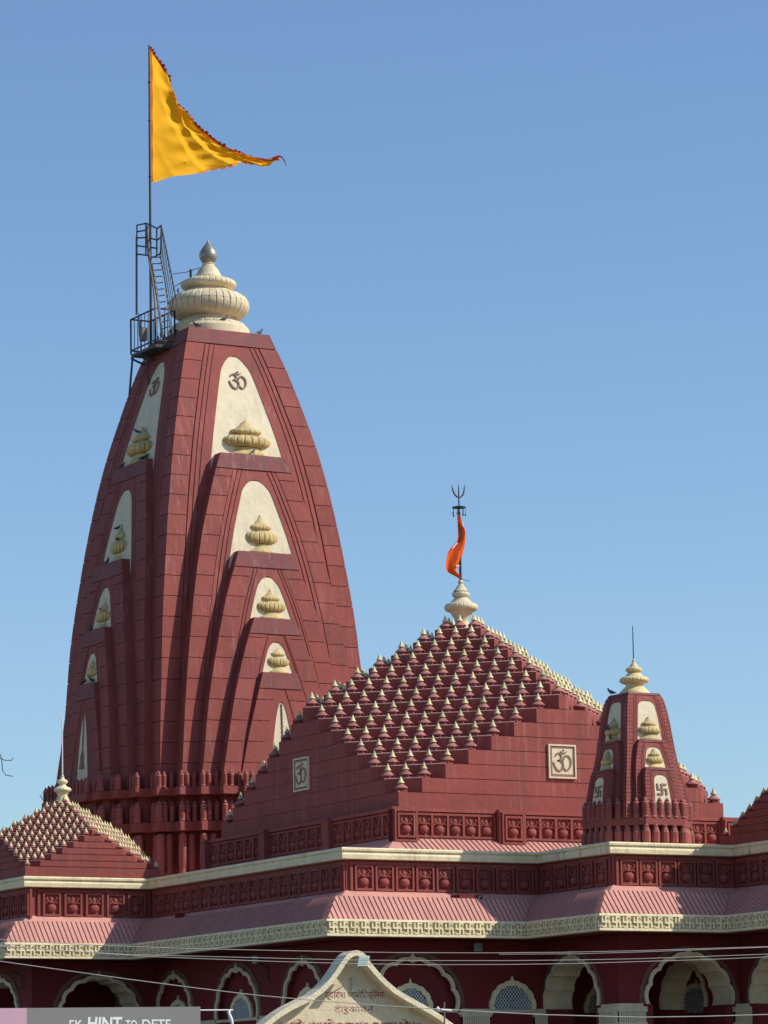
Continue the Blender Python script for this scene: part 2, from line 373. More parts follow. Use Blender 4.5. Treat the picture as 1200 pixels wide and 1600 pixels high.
# swastika fret tiles on the fascia
def fret_mesh():
    mb = MB()          # one swastika of the fret, 18.6 wide and 18 high, drawn as raised bars
    bars = [(8.0, 10.6, -17.6, 0.0), (1.6, 7.98, -10.2, -7.6), (10.62, 17.0, -10.2, -7.6), (10.62, 16.2, -2.4, 0.0), (2.4, 7.98, -17.6, -15.2),
            (1.6, 4.2, -7.58, -1.2), (14.4, 17.0, -16.4, -10.22)]
    for x0, x1, z0, z1 in bars: mb.box(x0, x1, -2.4, 0.3, z0, z1)
    return mb
FRET = fret_mesh().mesh('fret_tile', M_cream)
sweep('fret_ground', [(-60.8, -120.3), (-60.8, -137.7)], M_fretbg, 0, 8)
for i in range(0, 8):
    p, L_, th = run_frame(i, -60.9); Lv = min(L_, 330 if i == 7 else 1e9); n_ = max(1, int(round(Lv / 18.6)))
    for k in range(n_):
        a = lp(i, -60.9, k * Lv / n_ + 0.2)
        obj('fret_tile', FRET, bld, (*a, -120.0), th)

# pot relief panels -------------------------------------------------
def pot_mesh(s=1.0):
    mb = MB(); n = 14
    prof = [(0.5, -14.5), (4, -14), (8.2, -10.5), (9.6, -6.5), (8.8, -3), (6.2, -0.8), (4.8, 0.2), (7.6, 1.6), (7.8, 2.8), (4.2, 3.2), (3.6, 4.2), (4.4, 7), (3.6, 10.2), (1.6, 12.8), (0.2, 14.2)]
    mb.lathe([(r * s, z * s) for r, z in prof], 0, 0, n, None, math.pi, 2 * math.pi)
    for v in range(len(mb.v)): mb.v[v] = (mb.v[v][0], mb.v[v][1] * 0.75, mb.v[v][2])
    for sg in (-1, 1):       # curling mango leaves beside the coconut
        mb.tube([(sg * 4 * s, -2, 3 * s), (sg * 8 * s, -3.5, 6.5 * s), (sg * 10 * s, -3.5, 10 * s), (sg * 8 * s, -3, 12 * s), (sg * 6.5 * s, -2, 9.5 * s)], [1.2 * s, 1.6 * s, 1.6 * s, 1.3 * s, .5 * s], 5)
        mb.tube([(sg * 4 * s, -2, 3.5 * s), (sg * 6.5 * s, -2.5, 8 * s)], [1.4 * s, .6 * s], 5)
        mb.tube([(sg * 7 * s, -2, 3 * s), (sg * 11 * s, -2.5, 2 * s), (sg * 11.5 * s, -2, -2 * s)], [1.3 * s, 1.4 * s, .4 * s], 5)
    return mb
def frame_mesh(w_, h_, b, y0, y1):
    o_ = [(-w_, -h_), (w_, -h_), (w_, h_), (-w_, h_)]; i_ = [(-w_ + b, -h_ + b), (w_ - b, -h_ + b), (w_ - b, h_ - b), (-w_ + b, h_ - b)]
    return MB().plate(o_, [i_], y0, y1)
POT = pot_mesh().mesh('pot', M_red, True)
FR1 = frame_mesh(16.6, 20.2, 3.4, -4.5, 0.3).mesh('frieze_panel', M_red)
def pot_panel(parent, at, rz, scale=1.0):
    f = obj('frieze_panel', FR1, parent, at, rz)
    q = obj('pot', POT, f, at, rz); f.scale = (scale,) * 3 if scale != 1.0 else (1, 1, 1)
for i, x0, x1 in ((1, 22, 222), (2, 14, 690), (3, 12, 344), (4, 6, 208), (5, 10, 226), (6, 6, 214), (0, 6, 240)):
    p, L_, th = run_frame(i, 14); n_ = int((x1 - x0) / 34.0)
    for k in range(n_):
        x = x0 + (x1 - x0) * (k + .5) / n_
        pot_panel(bld, (*lp(i, 14, x), -46), th)
    fm = MB().plate([(x0 - 6, -71), (x1 + 6, -71), (x1 + 6, -21.5), (x0 - 6, -21.5)], [[(x0 - 1.5, -67), (x1 + 1.5, -67), (x1 + 1.5, -25.5), (x0 - 1.5, -25.5)]], -3.5, 0.2)
    obj('frieze_frame', fm.mesh('frieze_frame', M_red), bld, (*p, 0), th)

# arches -------------------------------------------------------------
def arch_pts(cx, zs, hw, h, N=8, c=0.055, spike=0.0, n=96, smooth=False):
    pts = []
    for k in range(n + 1):
        t = math.pi * k / n
        f = 1.0 if smooth else 1 - c + c * abs(math.sin(N * t)) ** 0.75
        x = cx - hw * math.cos(t) * f; z = zs + h * (math.sin(t) ** 0.92) * f
        if spike: z += spike * max(0.0, 1 - abs(t - math.pi / 2) / 0.075) ** 1.4
        pts.append((x, z))
    return pts
def ring(inner, outer, y0, y1):
    return MB().plate(outer + inner[::-1], [], y0, y1)
TH = 45.0
def lattice(cx, zs, hw, h, parent, at, th, yy, m=M_jali, pitch=7.2):
    shape = arch_pts(cx, zs, hw, h, smooth=True); mb = MB()
    def inside(x, z):
        t = (x - cx) / hw
        return z > zs and abs(t) < 1 and z < zs + h * (1 - t * t) ** 0.46
    for sg in (1, -1):
        c0 = -hw * 2 - h
        while c0 < hw * 2 + h:
            seg = []
            for k in range(0, 260):
                x = cx - hw + k * (2 * hw / 259.0); z = zs + sg * (x - cx) * 1.25 + c0
                if inside(x, z): seg.append((x, z))
            if len(seg) > 3:
                a, b = seg[0], seg[-1]; y = yy + (0.6 if sg > 0 else 0)
                mb.v += [(a[0] - .72, y, a[1]), (a[0] + .72, y, a[1]), (b[0] + .72, y, b[1]), (b[0] - .72, y, b[1]),
                         (a[0] - .72, y + 2, a[1]), (a[0] + .72, y + 2, a[1]), (b[0] + .72, y + 2, b[1]), (b[0] - .72, y + 2, b[1])]
                n0 = len(mb.v) - 8
                fs = ((0, 1, 2, 3), (4, 7, 6, 5), (0, 3, 7, 4), (1, 5, 6, 2))
                for q in fs: mb.f.append(tuple(n0 + a_ for a_ in (q if sg > 0 else q[::-1])))
            c0 += pitch
    o = obj('lattice', mb.mesh('lattice', m), parent, at, th)
    return o
def jali_window(parent, at, th, cx, zs, hw, h, y):
    """cream scalloped frame, white lattice and a dark sheet painted as the unlit interior; y = wall face"""
    inn = arch_pts(cx, zs, hw - 8, h - 8, 8, .05); out = arch_pts(cx, zs, hw, h, 8, .04, spike=9)
    fr = obj('window', ring(inn, out, y - 4, y + 1).mesh('window', M_cream), parent, at, th)
    lattice(cx, zs, hw - 8.3, h - 8.3, fr, at, th, y - 1.5)
    gl = MB().plate(arch_pts(cx, zs, hw - 7.5, h - 7.5, smooth=True), [], y - 0.2, y + 0.6)
    obj('dark_backing', gl.mesh('dark_backing', M_jback), fr, at, th)
    return fr
M_arch = mat('arch_cream_paint', (0.68, 0.58, 0.38), 0.8, 0.12, 2, 0.3, 12, stain=(0.36, 0.3, 0.2), stain_amt=0.6)
def arch_band(parent, at, th, cx, zs, hw, h):
    b = ring(arch_pts(cx, zs, hw, h, 8, .055), arch_pts(cx, zs, hw + 6.5, h + 6.5, 8, .045, spike=10), -3.5, 0.4)
    obj('arch_band', b.mesh('arch_band', M_arch), parent, at, th)
    b = ring(arch_pts(cx, zs, hw + 8.5, h + 8, smooth=True), arch_pts(cx, zs, hw + 15, h + 15, smooth=True), -1.6, 0.4)
    obj('arch_moulding', b.mesh('arch_moulding', mat('olive_moulding', (0.16, 0.085, 0.06), .85) if 'olive_moulding' not in bpy.data.materials else bpy.data.materials['olive_moulding']), parent, at, th)
def wall_run(i, arches, ztop=-142.0, inset=25):
    """arches: (centre, half width, spring z, rise, kind)"""
    p, L_, th = run_frame(i, inset); at = (*p, 0)
    xs = sorted(arches); e0_, e1_ = .6, L_ - .6; outer = [(e0_, -GZ + 8)]; openings = []
    holes = []
    for cx, hw, zs, h, kd in xs:
        a = arch_pts(cx, zs, hw, h)
        if kd == 'open':
            outer += [(cx - hw * 0.86, -GZ + 8), (cx - hw * 0.86, zs - 0.5)] + a + [(cx + hw * 0.86, zs - 0.5), (cx + hw * 0.86, -GZ + 8)]
        elif kd == 'blind':
            holes.append(a)
    outer += [(e1_, -GZ + 8), (e1_, ztop), (e0_, ztop)]
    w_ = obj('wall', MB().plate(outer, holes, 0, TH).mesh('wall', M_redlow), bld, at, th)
    for cx, hw, zs, h, kd in xs:
        if kd in ('open', 'blind'):
            arch_band(w_, at, th, cx, zs, hw, h)
        if kd == 'open':
            a = arch_pts(cx, zs, hw - .4, h - .4); mb = MB()
            for q, r2 in zip(a[:-1], a[1:]): mb.poly([(q[0], -1, q[1]), (r2[0], -1, r2[1]), (r2[0], TH + .5, r2[1]), (q[0], TH + .5, q[1])])
            obj('arch_soffit', mb.mesh('arch_soffit', M_arch), w_, at, th)
            arch_band_in = ring(a, arch_pts(cx, zs, hw + 8, h + 8, 8, .045), TH, TH + 3)
            obj('arch_band', arch_band_in.mesh('arch_band', M_arch), w_, at, th)
        elif kd == 'blind':
            b = MB().box(cx - hw - 3, cx + hw + 3, 9, 12, zs - 2, zs + h + 3)
            obj('arch_back', b.mesh('arch_back', M_redlow), w_, at, th)
            jali_window(w_, at, th, cx, zs, 41, 41, 9)
        else:
            jali_window(w_, at, th, cx, zs, hw, h, 0)
    # string course and fluted capitals between the openings
    edges = [0.0]
    for cx, hw, zs, h, kd in xs: edges += [cx - hw - (0 if kd == 'jali' else 8), cx + hw + (0 if kd == 'jali' else 8)]
    edges.append(L_)
    for a, b in zip(edges[0::2], edges[1::2]):
        if b - a > 4:
            obj('string_course', MB().box(a, b, -2.5, 1, -254, -249.2).box(a - 6, b + 6, -4.5, 1, -258.5, -254.1).mesh('string_course', M_arch), w_, at, th)
        c = (a + b) / 2; hw_ = min(27, max(12, (b - a) / 2 + 6)) if b - a < 75 else 24
        cs = [c] if b - a < 75 else [a + 22, b - 22]
        for c in cs:
            mb = MB().box(c - hw_, c + hw_, -7, 1, -262, -258.6)
            k = -hw_ + 2
            while k < hw_ - 2: mb.box(c + k, c + k + 2.6, -6.2, 1, -278, -262.1); k += 4.2
            mb.box(c - hw_ + 2, c + hw_ - 2, -4.5, 1, -278, -262.2)
            mb.box(c - hw_ + 1, c + hw_ - 1, -6.8, 1, -283, -278.1).box(c - hw_ + 4, c + hw_ - 4, -4.2, 1, -GZ + 8, -283.1)
            obj('pilaster', mb.mesh('pilaster', M_arch), w_, at, th)
    for cx, hw, zs, h, kd in xs:
        if kd != 'open':      # solid dado line carrying on under blind arches
            obj('sill', MB().box(cx - hw - 1, cx + hw + 1, -2.5, 1, zs - 5, zs - 0.3).mesh('sill', M_arch), w_, at, th)
    return w_
wall_run(0, [(81, 70, -237, 66, 'open')])
wall_run(1, [(-84 + 208, 72, -237, 66, 'open')])
wall_run(2, [(722 - 649, 66, -250, 78, 'blind'), (722 - 413, 74, -250, 78, 'blind'), (722 - 180, 66, -250, 78, 'blind')])
wall_run(3, [(136 - 25, 80, -250, 76, 'blind'), (319 - 25, 44, -250, 46, 'jali')])
wall_run(4, [(83, 79, -250, 76, 'open')])
wall_run(5, [(513 - 381, 80, -250, 76, 'open')])
wall_run(6, [(110, 80, -250, 76, 'open')])
wall_run(7, [(110, 80, -250, 76, 'open'), (330, 80, -250, 76, 'open')])
for i in (8, 9, 10, 11): wall_run(i, [])
# inner rooms seen through the arches
def inner_wall(x, y, th, L_, arches, m=M_redlow):
    at = (x, y, 0); outer = [(0, -GZ + 8)]
    for cx, hw, zs, h in arches:
        outer += [(cx - hw * .86, -GZ + 8), (cx - hw * .86, zs - .5)] + arch_pts(cx, zs, hw, h) + [(cx + hw * .86, zs - .5), (cx + hw * .86, -GZ + 8)]
    outer += [(L_, -GZ + 8), (L_, -143.5), (0, -143.5)]
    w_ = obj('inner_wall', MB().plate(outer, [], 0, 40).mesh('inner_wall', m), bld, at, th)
    for cx, hw, zs, h in arches:
        a = arch_pts(cx, zs, hw - .4, h - .4); mb = MB()
        for q, r2 in zip(a[:-1], a[1:]): mb.poly([(q[0], -1, q[1]), (r2[0], -1, r2[1]), (r2[0], 40.5, r2[1]), (q[0], 40.5, q[1])])
        obj('arch_soffit', mb.mesh('arch_soffit', M_arch), w_, at, th)
        obj('arch_band', ring(arch_pts(cx, zs, hw, h), arch_pts(cx, zs, hw + 8, h + 8, 8, .045), -3, .4).mesh('arch_band', M_arch), w_, at, th)
    return w_
iw = inner_wall(610, 60, -math.pi / 2, 205, [(95, 62, -250, 72)])
iw2 = inner_wall(428, 150, 0, 560, [])
jali_window(iw2, (428, 150, 0), 0, 150, -250, 46, 50, 0)
jali_window(iw2, (428, 150, 0), 0, 330, -250, 46, 50, 0)
iw3 = inner_wall(71, 930, 0, 500, [])
iw4 = inner_wall(26, 930, -math.pi / 2, 160, [(82, 60, -237, 62)])
inner_wall(-190, 905, 0, 210, [])
inner_wall(500, 925, -math.pi / 2, 770, [])
inner_wall(980, 500, -math.pi / 2, 900, [])
# small rain spout on the parapet and a stub on the left run
sp = MB().box(196, 240, -34, 4, -84, -72).mesh('rain_spout', M_redlow)
sp = obj('rain_spout', sp, bld, (0, 8, 0))
rg = MB(); rg.tube([(234, -30, -78), (234, -36.5, -78)], 4.6, 12)
obj('pipe_end', rg.mesh('pipe_end', M_lamp, True), sp, (0, 8, 0)); rg = MB(); rg.tube([(234, -36.3, -78), (234, -36.8, -78)], 3.2, 12)
obj('pipe_bore', rg.mesh('pipe_bore', M_dark), sp, (0, 8, 0))
obj('rain_spout', MB().box(-14, 2, 560, 566, -82, -68).mesh('rain_spout', M_redlow), bld, (0, 0, 0))

# ================================================================== bell-roofed halls
def bell_prof(s): return [(6.4 * s, -1.5 * s), (6.6 * s, .6 * s), (11.6 * s, 1.2 * s), (12.0 * s, 2.3 * s), (10.6 * s, 4.0 * s), (7.6 * s, 6.4 * s), (4.9 * s, 8.6 * s), (3.9 * s, 10.2 * s), (4.0 * s, 11.4 * s)]
def tip_prof(s): return [(5.0 * s, 10.9 * s), (6.1 * s, 11.3 * s), (5.8 * s, 12.3 * s), (3.9 * s, 14.4 * s), (2.7 * s, 17.4 * s), (1.5 * s, 20.6 * s), (0.15 * s, 23.2 * s)]
def bell_roof(root, x0, y0, W_, st, hz, zb, z0top, nlev, bs, faces_single, seglimit=300, e0=0.0, ts=1.0):
    """terraced pyramid: level k is the square cut by the diamond |x|+|y| <= 2W - st*k - e0"""
    cx, cy = x0 + W_, y0 + W_; bellm = MB().lathe(bell_prof(bs), n=14).mesh('bell', M_bell, True)
    tipm = MB().lathe([(r * ts, (z - 10.9 * bs) * ts + 10.9 * bs * (1 if ts == 1 else .72)) for r, z in tip_prof(bs)], n=10).mesh('bell_tip', M_tip, True)
    count = 0; stuff_b, stuff_t, curb = MB(), MB(), MB()
    for k in range(nlev):
        z1 = z0top + hz * k; zlo = zb if k == 0 else z1 - hz
        D = 2 * W_ - st * k - (e0 if k else 0); 
        e = 2 * W_ - D
        if k == 0: D = 2 * W_; e = 0.0
        def outline(D_, ins):
            q = W_ - ins; D2 = D_ - ins * 1.414
            if D2 >= q: 
                c = D2 - q
                pts = [(c, -q), (q, -c), (q, c), (c, q), (-c, q), (-q, c), (-q, -c), (-c, -q)]
                if abs(q - c) < .01: pts = [(q, -q), (q, q), (-q, q), (-q, -q)]
                return pts
            return [(0, -D2), (D2, 0), (0, D2), (-D2, 0)]
        mb = MB()
        jz = 1.3
        mb.prism([(cx + a, cy + b) for a, b in outline(D, 0)], zlo + (jz if k else 0), z1)
        if k: mb.prism([(cx + a, cy + b) for a, b in outline(D, 1.3)], zlo - .3, zlo + jz + .1, caps=False)
        # pale strip added along each ledge edge so it looks sunlit
        cw = 2.3 * bs if bs > .8 else 1.3
        if D > 2 * cw:
            oo, oi = outline(D - .2, 0.0), outline(D - cw * 1.414, 0.0)
            if len(oo) == len(oi):
                for i in range(len(oo)):
                    j = (i + 1) % len(oo); a_, b_, c_, d_ = oo[i], oo[j], oi[j], oi[i]
                    if abs(a_[0] - b_[0]) < .01 or abs(a_[1] - b_[1]) < .01: continue
                    curb.poly([(cx + a_[0], cy + a_[1], z1 - .6), (cx + b_[0], cy + b_[1], z1 - .6), (cx + c_[0], cy + c_[1], z1 + cw * .75), (cx + d_[0], cy + d_[1], z1 + cw * .75)])
        # bell pedestals along the four diagonal faces
        ins = 11.5 * bs
        L1 = D - 2 * ins * .96                      # |x|+|y| of the bell line
        nb = (2 * k + 1) if D >= W_ + .5 else None
        xm = min(W_ - ins, L1); 
        c = L1 - xm                                 # end point (xm, c)
        if c < 0: xm = L1; c = 0
        span = xm - c
        n_seg = int(round(span / (st * 0.5)))
        pts = [(c + span * j / max(1, n_seg), xm - span * j / max(1, n_seg)) for j in range(n_seg + 1)] if n_seg > 0 else [(xm, xm)]
        seen = set()
        for fi, (sx, sy) in enumerate(((-1, -1), (1, -1), (-1, 1), (1, 1))):
            for (a, b) in pts:
                X, Y = sx * a, sy * b
                key = (round(X, 1), round(Y, 1))
                if key in seen: continue
                seen.add(key)
                r_ = 7.6 * bs; d_ = r_ * 1.414
                zt = z1 + 5.2 * bs
                sq = [(cx + X + d_ * math.cos(t), cy + Y + d_ * math.sin(t)) for t in (0, math.pi / 2, math.pi, 1.5 * math.pi)] if k else \
                     [(cx + X - r_, cy + Y - r_), (cx + X + r_, cy + Y - r_), (cx + X + r_, cy + Y + r_), (cx + X - r_, cy + Y + r_)]
                if k:   # stretch the pedestal outwards a little past the terrace wall
                    o_ = 4.6 * bs; sq = [(p_[0] + sx * o_ * .5, p_[1] + sy * o_ * .5) for p_ in sq]
                    a45 = math.pi / 4
                    sq = []
                    for (uu, vv) in ((-r_, -r_), (r_, -r_), (r_, r_), (-r_, r_)):
                        # uu along the diagonal face, vv outwards
                        ox, oy = sx * .7071, sy * .7071; tx, ty = -oy, ox
                        vv2 = vv + (5.5 * bs if vv > 0 else 0)
                        sq.append((cx + X + tx * uu + ox * vv2, cy + Y + ty * uu + oy * vv2))
                    ar = sum(sq[i][0] * sq[(i + 1) % 4][1] - sq[(i + 1) % 4][0] * sq[i][1] for i in range(4))
                    if ar < 0: sq = sq[::-1]
                    # keep the pedestal inside the square plan (gable faces stay flat)
                    sq = [(max(cx - W_ + .6, min(cx + W_ - .6, p_[0])), max(cy - W_ + .6, min(cy + W_ - .6, p_[1]))) for p_ in sq]
                zlow = z1 - (hz * .98 if k else 1)
                mb.prism(sq, zlow, zt)
                at = (cx + X, cy + Y, zt)
                if fi in faces_single and count < seglimit:
                    o = obj('bell', bellm, root, at, random.random() * 6); obj('bell_tip', tipm, o, at, 0); count += 1
                    o.rotation_euler.x = random.gauss(0, .022); o.rotation_euler.y = random.gauss(0, .022); o.scale = (1, 1, random.uniform(.95, 1.05))
                else:
                    stuff_b.lathe([(r, z + zt) for r, z in bell_prof(bs)], cx + X, cy + Y, 10)
                    stuff_t.lathe([(r * ts, (z - 10.9 * bs) * ts + 10.9 * bs * (1 if ts == 1 else .72) + zt) for r, z in tip_prof(bs)], cx + X, cy + Y, 7)
        obj('roof_terrace', mb.mesh('roof_terrace', M_red), root, (0, 0, 0))
    obj('lit_ledge_strip', curb.mesh('lit_ledge_strip', M_ledge), root, (0, 0, 0), kind='stuff')
    if stuff_b.v:
        obj('bells', stuff_b.mesh('bells', M_bell, True), root, (0, 0, 0), kind='stuff')
        obj('bell_tips', stuff_t.mesh('bell_tips', M_tip, True), root, (0, 0, 0), kind='stuff')
    return cx, cy

def om_mesh(wd, ht, m, depth=2.0, bold=0.0):
    """Om sign drawn with a broad pen: three strokes, a crescent and a dot"""
    def sm(pts, n=5):
        out = []
        for i in range(len(pts) - 1):
            p0, p1, p2, p3 = pts[max(0, i - 1)], pts[i], pts[i + 1], pts[min(len(pts) - 1, i + 2)]
            for k in range(n):
                t = k / n
                out.append(tuple(.5 * (2 * p1[j] + (p2[j] - p0[j]) * t + (2 * p0[j] - 5 * p1[j] + 4 * p2[j] - p3[j]) * t * t + (3 * p1[j] - p0[j] - 3 * p2[j] + p3[j]) * t ** 3) for j in (0, 1)))
        return out + [pts[-1]]
    st = [([(.13, .74), (.20, .86), (.33, .89), (.44, .80), (.43, .67), (.34, .585), (.24, .56)], .036),
          ([(.24, .565), (.38, .56), (.50, .48), (.54, .34), (.48, .18), (.34, .08), (.20, .14), (.09, .30), (.02, .50)], .042),
          ([(.46, .50), (.54, .58), (.575, .68), (.66, .78), (.80, .78), (.92, .64), (.94, .42), (.86, .22), (.74, .12), (.63, .14), (.57, .24)], .038),
          ([(.40, .99), (.46, .93), (.56, .90), (.66, .93), (.73, 1.0)], .026)]
    mb = MB()
    for pts, w_ in st:
        q = sm(pts); n = len(q); L_, R_ = [], []
        for i, p in enumerate(q):
            a, b = q[max(0, i - 1)], q[min(n - 1, i + 1)]; dx, dz = b[0] - a[0], b[1] - a[1]; l = math.hypot(dx, dz) or 1
            t = i / (n - 1); ww = (w_ + bold * .01) * (.45 + .55 * min(1, 6 * t, 6 * (1 - t)))
            L_.append(((p[0] - .5 - dz / l * ww) * wd, (p[1] - .52 + dx / l * ww) * ht)); R_.append(((p[0] - .5 + dz / l * ww) * wd, (p[1] - .52 - dx / l * ww) * ht))
        for i in range(n - 1):
            quad = [L_[i], R_[i], R_[i + 1], L_[i + 1]]
            mb.poly([(x, -depth, z) for x, z in quad]); mb.poly([(L_[i][0], -depth, L_[i][1]), (L_[i + 1][0], -depth, L_[i + 1][1]), (L_[i + 1][0], .6, L_[i + 1][1]), (L_[i][0], .6, L_[i][1])])
            mb.poly([(R_[i + 1][0], -depth, R_[i + 1][1]), (R_[i][0], -depth, R_[i][1]), (R_[i][0], .6, R_[i][1]), (R_[i + 1][0], .6, R_[i + 1][1])])
    mb.box((.565 - .5 - .04) * wd, (.565 - .5 + .04) * wd, -depth, .6, (1.01 - .52) * ht, (1.07 - .52) * ht)
    return mb.mesh('om_letter', m)

hall = thing('pyramid_hall', 'large dark red pyramid roof of bell finials with Om panels on its stepped gables', 'temple roof', (565, 565, 0))
hx, hy = bell_roof(hall, 240, 240, 325, 45.4, 25.1, 88, 115.8, 14, 1.0, (0, 1, 2))
# base frieze of the hall
hb = MB().box(225, 905, 225, 905, 30, 84)
hb.box(219, 911, 219, 911, 82.5, 88.2)
obj('frieze_wall', hb.mesh('frieze_wall', M_red), hall)
sk = MB()
o0, o1 = (168, 962), (226, 904)
a = [(o0[0], o0[0]), (o0[1], o0[0]), (o0[1], o0[1]), (o0[0], o0[1])]; b = [(o1[0], o1[0]), (o1[1], o1[0]), (o1[1], o1[1]), (o1[0], o1[1])]
for i in range(4):
    j = (i + 1) % 4; sk.poly([(*a[i], 3), (*a[j], 3), (*b[j], 40), (*b[i], 40)])
obj('skirt_roof', sk.mesh('skirt_roof', M_pink), hall)
rb = MB()
x = 186
while x < 950:
    for yy in (0,):
        n0 = len(rb.v); t0 = max(0.0, 0.0); 
        y1 = 226 if 226 <= x <= 904 else None
        if y1:
            rb.v += [(x - .5, 168, 3.4), (x + .5, 168, 3.4), (x + .5, 226, 40.4), (x - .5, 226, 40.4), (x - .5, 167.6, 4.2), (x + .5, 167.6, 4.2), (x + .5, 225.6, 41.2), (x - .5, 225.6, 41.2)]
            for q in ((4, 5, 6, 7), (0, 4, 7, 3), (1, 2, 6, 5)): rb.f.append(tuple(n0 + a_ for a_ in q))
    x += 10
obj('skirt_ribs', rb.mesh('skirt_ribs', bpy.data.materials['rib_paint_0']), hall, kind='stuff')
def hall_face(rz, pil, ends, pitchn):
    # local frame: x along the face, origin at hall centre, outward -y
    for (xa, xb) in pil:
        mb = MB().box(xa, xb, -352.5, -338, 22, 86.5)
        mb.box(xa + .01 - 1, xb - .01 + 1, -354, -338, 84, 88.6)
        pz = obj('frieze_pilaster', mb.mesh('frieze_pilaster', M_red), hall, (565, 565, 0), rz)
        c = (xa + xb) / 2; wv = Vector((c, -352.5, 0)); wv.rotate(Matrix.Rotation(rz, 3, 'Z'))
        if xb - xa > 30:
            f2 = obj('panel_frame', FR2, pz, (565 + wv.x, 565 + wv.y, 58), rz)
            f1 = obj('panel_frame', FR1, pz, (565 + wv.x, 565 + wv.y, 58), rz)
            obj('pot', POT, f1, (565 + wv.x, 565 + wv.y, 58), rz) if False else obj('pot', POT, pz, (565 + wv.x, 565 + wv.y, 58), rz)
    for (xa, xb, n_) in ends:
        for k in range(n_):
            c = xa + (xb - xa) * (k + .5) / n_; wv = Vector((c, -340, 0)); wv.rotate(Matrix.Rotation(rz, 3, 'Z'))
            pot_panel(hall, (565 + wv.x, 565 + wv.y, 60), rz)
FR2 = frame_mesh(21.5, 26.5, 3.2, -3.0, 0.3).mesh('panel_frame', M_red)
pil = [(-352.5, -305), (-148, -96), (96, 148), (305, 352.5)]
hall_face(0, pil, [(-303, -152, 5), (-94, 94, 6), (152, 303, 5)], 0)
hall_face(-math.pi / 2, [(-352.2, -338), (-128, -106), (106, 128), (338, 352.2)], [(-336, -131, 6), (-104, 104, 6), (131, 336, 6)], 0)
def om_panel(parent, at, rz, wd, ht):
    """cream square panel: pale outer rim, brown band, cream field with brown relief letter"""
    p = obj('om_panel', frame_mesh(wd / 2, ht / 2, 2.8, -3.8, .5).mesh('om_panel', M_niche), parent, at, rz)
    obj('panel_band', frame_mesh(wd / 2 - 2.7, ht / 2 - 2.7, 5, -2.2, .5).mesh('panel_band', M_brown), p, at, rz)
    obj('panel_field', MB().box(-wd / 2 + 7.2, wd / 2 - 7.2, -2.6, .5, -ht / 2 + 7.2, ht / 2 - 7.2).mesh('panel_field', M_niche), p, at, rz)
    me = om_mesh(wd - 17, ht - 21, M_brown, 1.0, 0)
    off = Vector((0, -2.9, 0)); off.rotate(Matrix.Rotation(rz, 3, 'Z'))
    obj('om_letter', me, p, (at[0] + off.x, at[1] + off.y, at[2]), rz)
om_panel(hall, (560, 240, 177), 0, 55, 58); om_panel(hall, (240, 577, 177), -math.pi / 2, 55, 58)

# ribbed cushion finial ------------------------------------------------
def cushion(mb, R_, zc, hz, rin, n=26, x=0, y=0, groove=.028, cr=8):
    prof = []
    for k in range(11):
        t = -math.pi / 2 + math.pi * k / 10
        c = abs(math.cos(t)) ** .92; prof.append((rin + (R_ - rin) * c, zc + hz * math.sin(t)))
    mb.lathe(prof, x, y, n * cr, lambda i: 1 - groove * (1.0 if i % cr == 0 else 0.0))
    return mb
def kalash(root, cx, cy, z0, s, parts, m=M_orna):
    """stack of named lathe parts; each entry (name, kind, args)"""
    for nm, kd, a in parts:
        mb = MB()
        if kd == 'c': cushion(mb, a[0] * s, a[1] * s, a[2] * s, a[3] * s, a[4])
        else: mb.lathe([(r * s, z * s) for r, z in a], 0, 0, 40)
        obj(nm, mb.mesh(nm, m if nm != 'metal_drop' else M_steel, True), root, (cx, cy, z0))
hk = [('finial_neck', 'l', [(24, -34), (16, -22), (11, -8), (13, 0), (19, 9), (23, 14)]),
      ('cushion', 'c', (30.5, 20, 8, 19, 22)), ('finial_collar', 'l', [(22, 25), (19, 30), (13, 36), (10, 40)]),
      ('cushion', 'c', (16.2, 43.5, 5, 10, 18)), ('finial_cone', 'l', [(14, 49), (9, 55), (5, 61), (3.5, 63), (5, 65), (4.5, 68), (2, 70)])]
kalash(hall, 561, 565, 466, 1.0, hk)

# left and right small pyramids
lpyr = thing('pyramid_porch_roof', 'small red pyramid roof crowded with pale bell tips at the left edge', 'temple roof', (-103, 826, 0), group='small pyramid roofs over the corner porches')
lx, ly = bell_roof(lpyr, -230, 699, 127, 20.6, 11.0, .8, 16.5, 12, .50, (0, 1, 2), e0=7, ts=1.32)
rpyr = thing('pyramid_porch_roof', 'small red pyramid roof cut off by the right edge, behind the small tower', 'temple roof', (718, -309, 0), group='small pyramid roofs over the corner porches')
bell_roof(rpyr, 591, -436, 127, 20.6, 11.0, .8, 16.5, 12, .5, (0, 2), e0=7, ts=1.32)
for r_, (x, y) in ((lpyr, (-103, 826)), (rpyr, (718, -309))):
    kalash(r_, x, y, 150, .5, [('finial_neck', 'l', [(30, -30), (20, -14), (16, 4), (22, 14)]), ('cushion', 'c', (31, 24, 10, 14, 16)),
        ('finial_collar', 'l', [(18, 34), (12, 40), (10, 46)]), ('cushion', 'c', (19, 52, 8, 8, 14)), ('finial_cone', 'l', [(10, 58), (7, 66), (5, 68), (6, 72), (3, 76), (1, 80)])], M_cream)
    mb = MB().tube([(0, 0, 38), (0, 0, 142)], [1.3, .9], 8)
    obj('rod', mb.mesh('rod', M_white, True), r_, (x, y, 150))

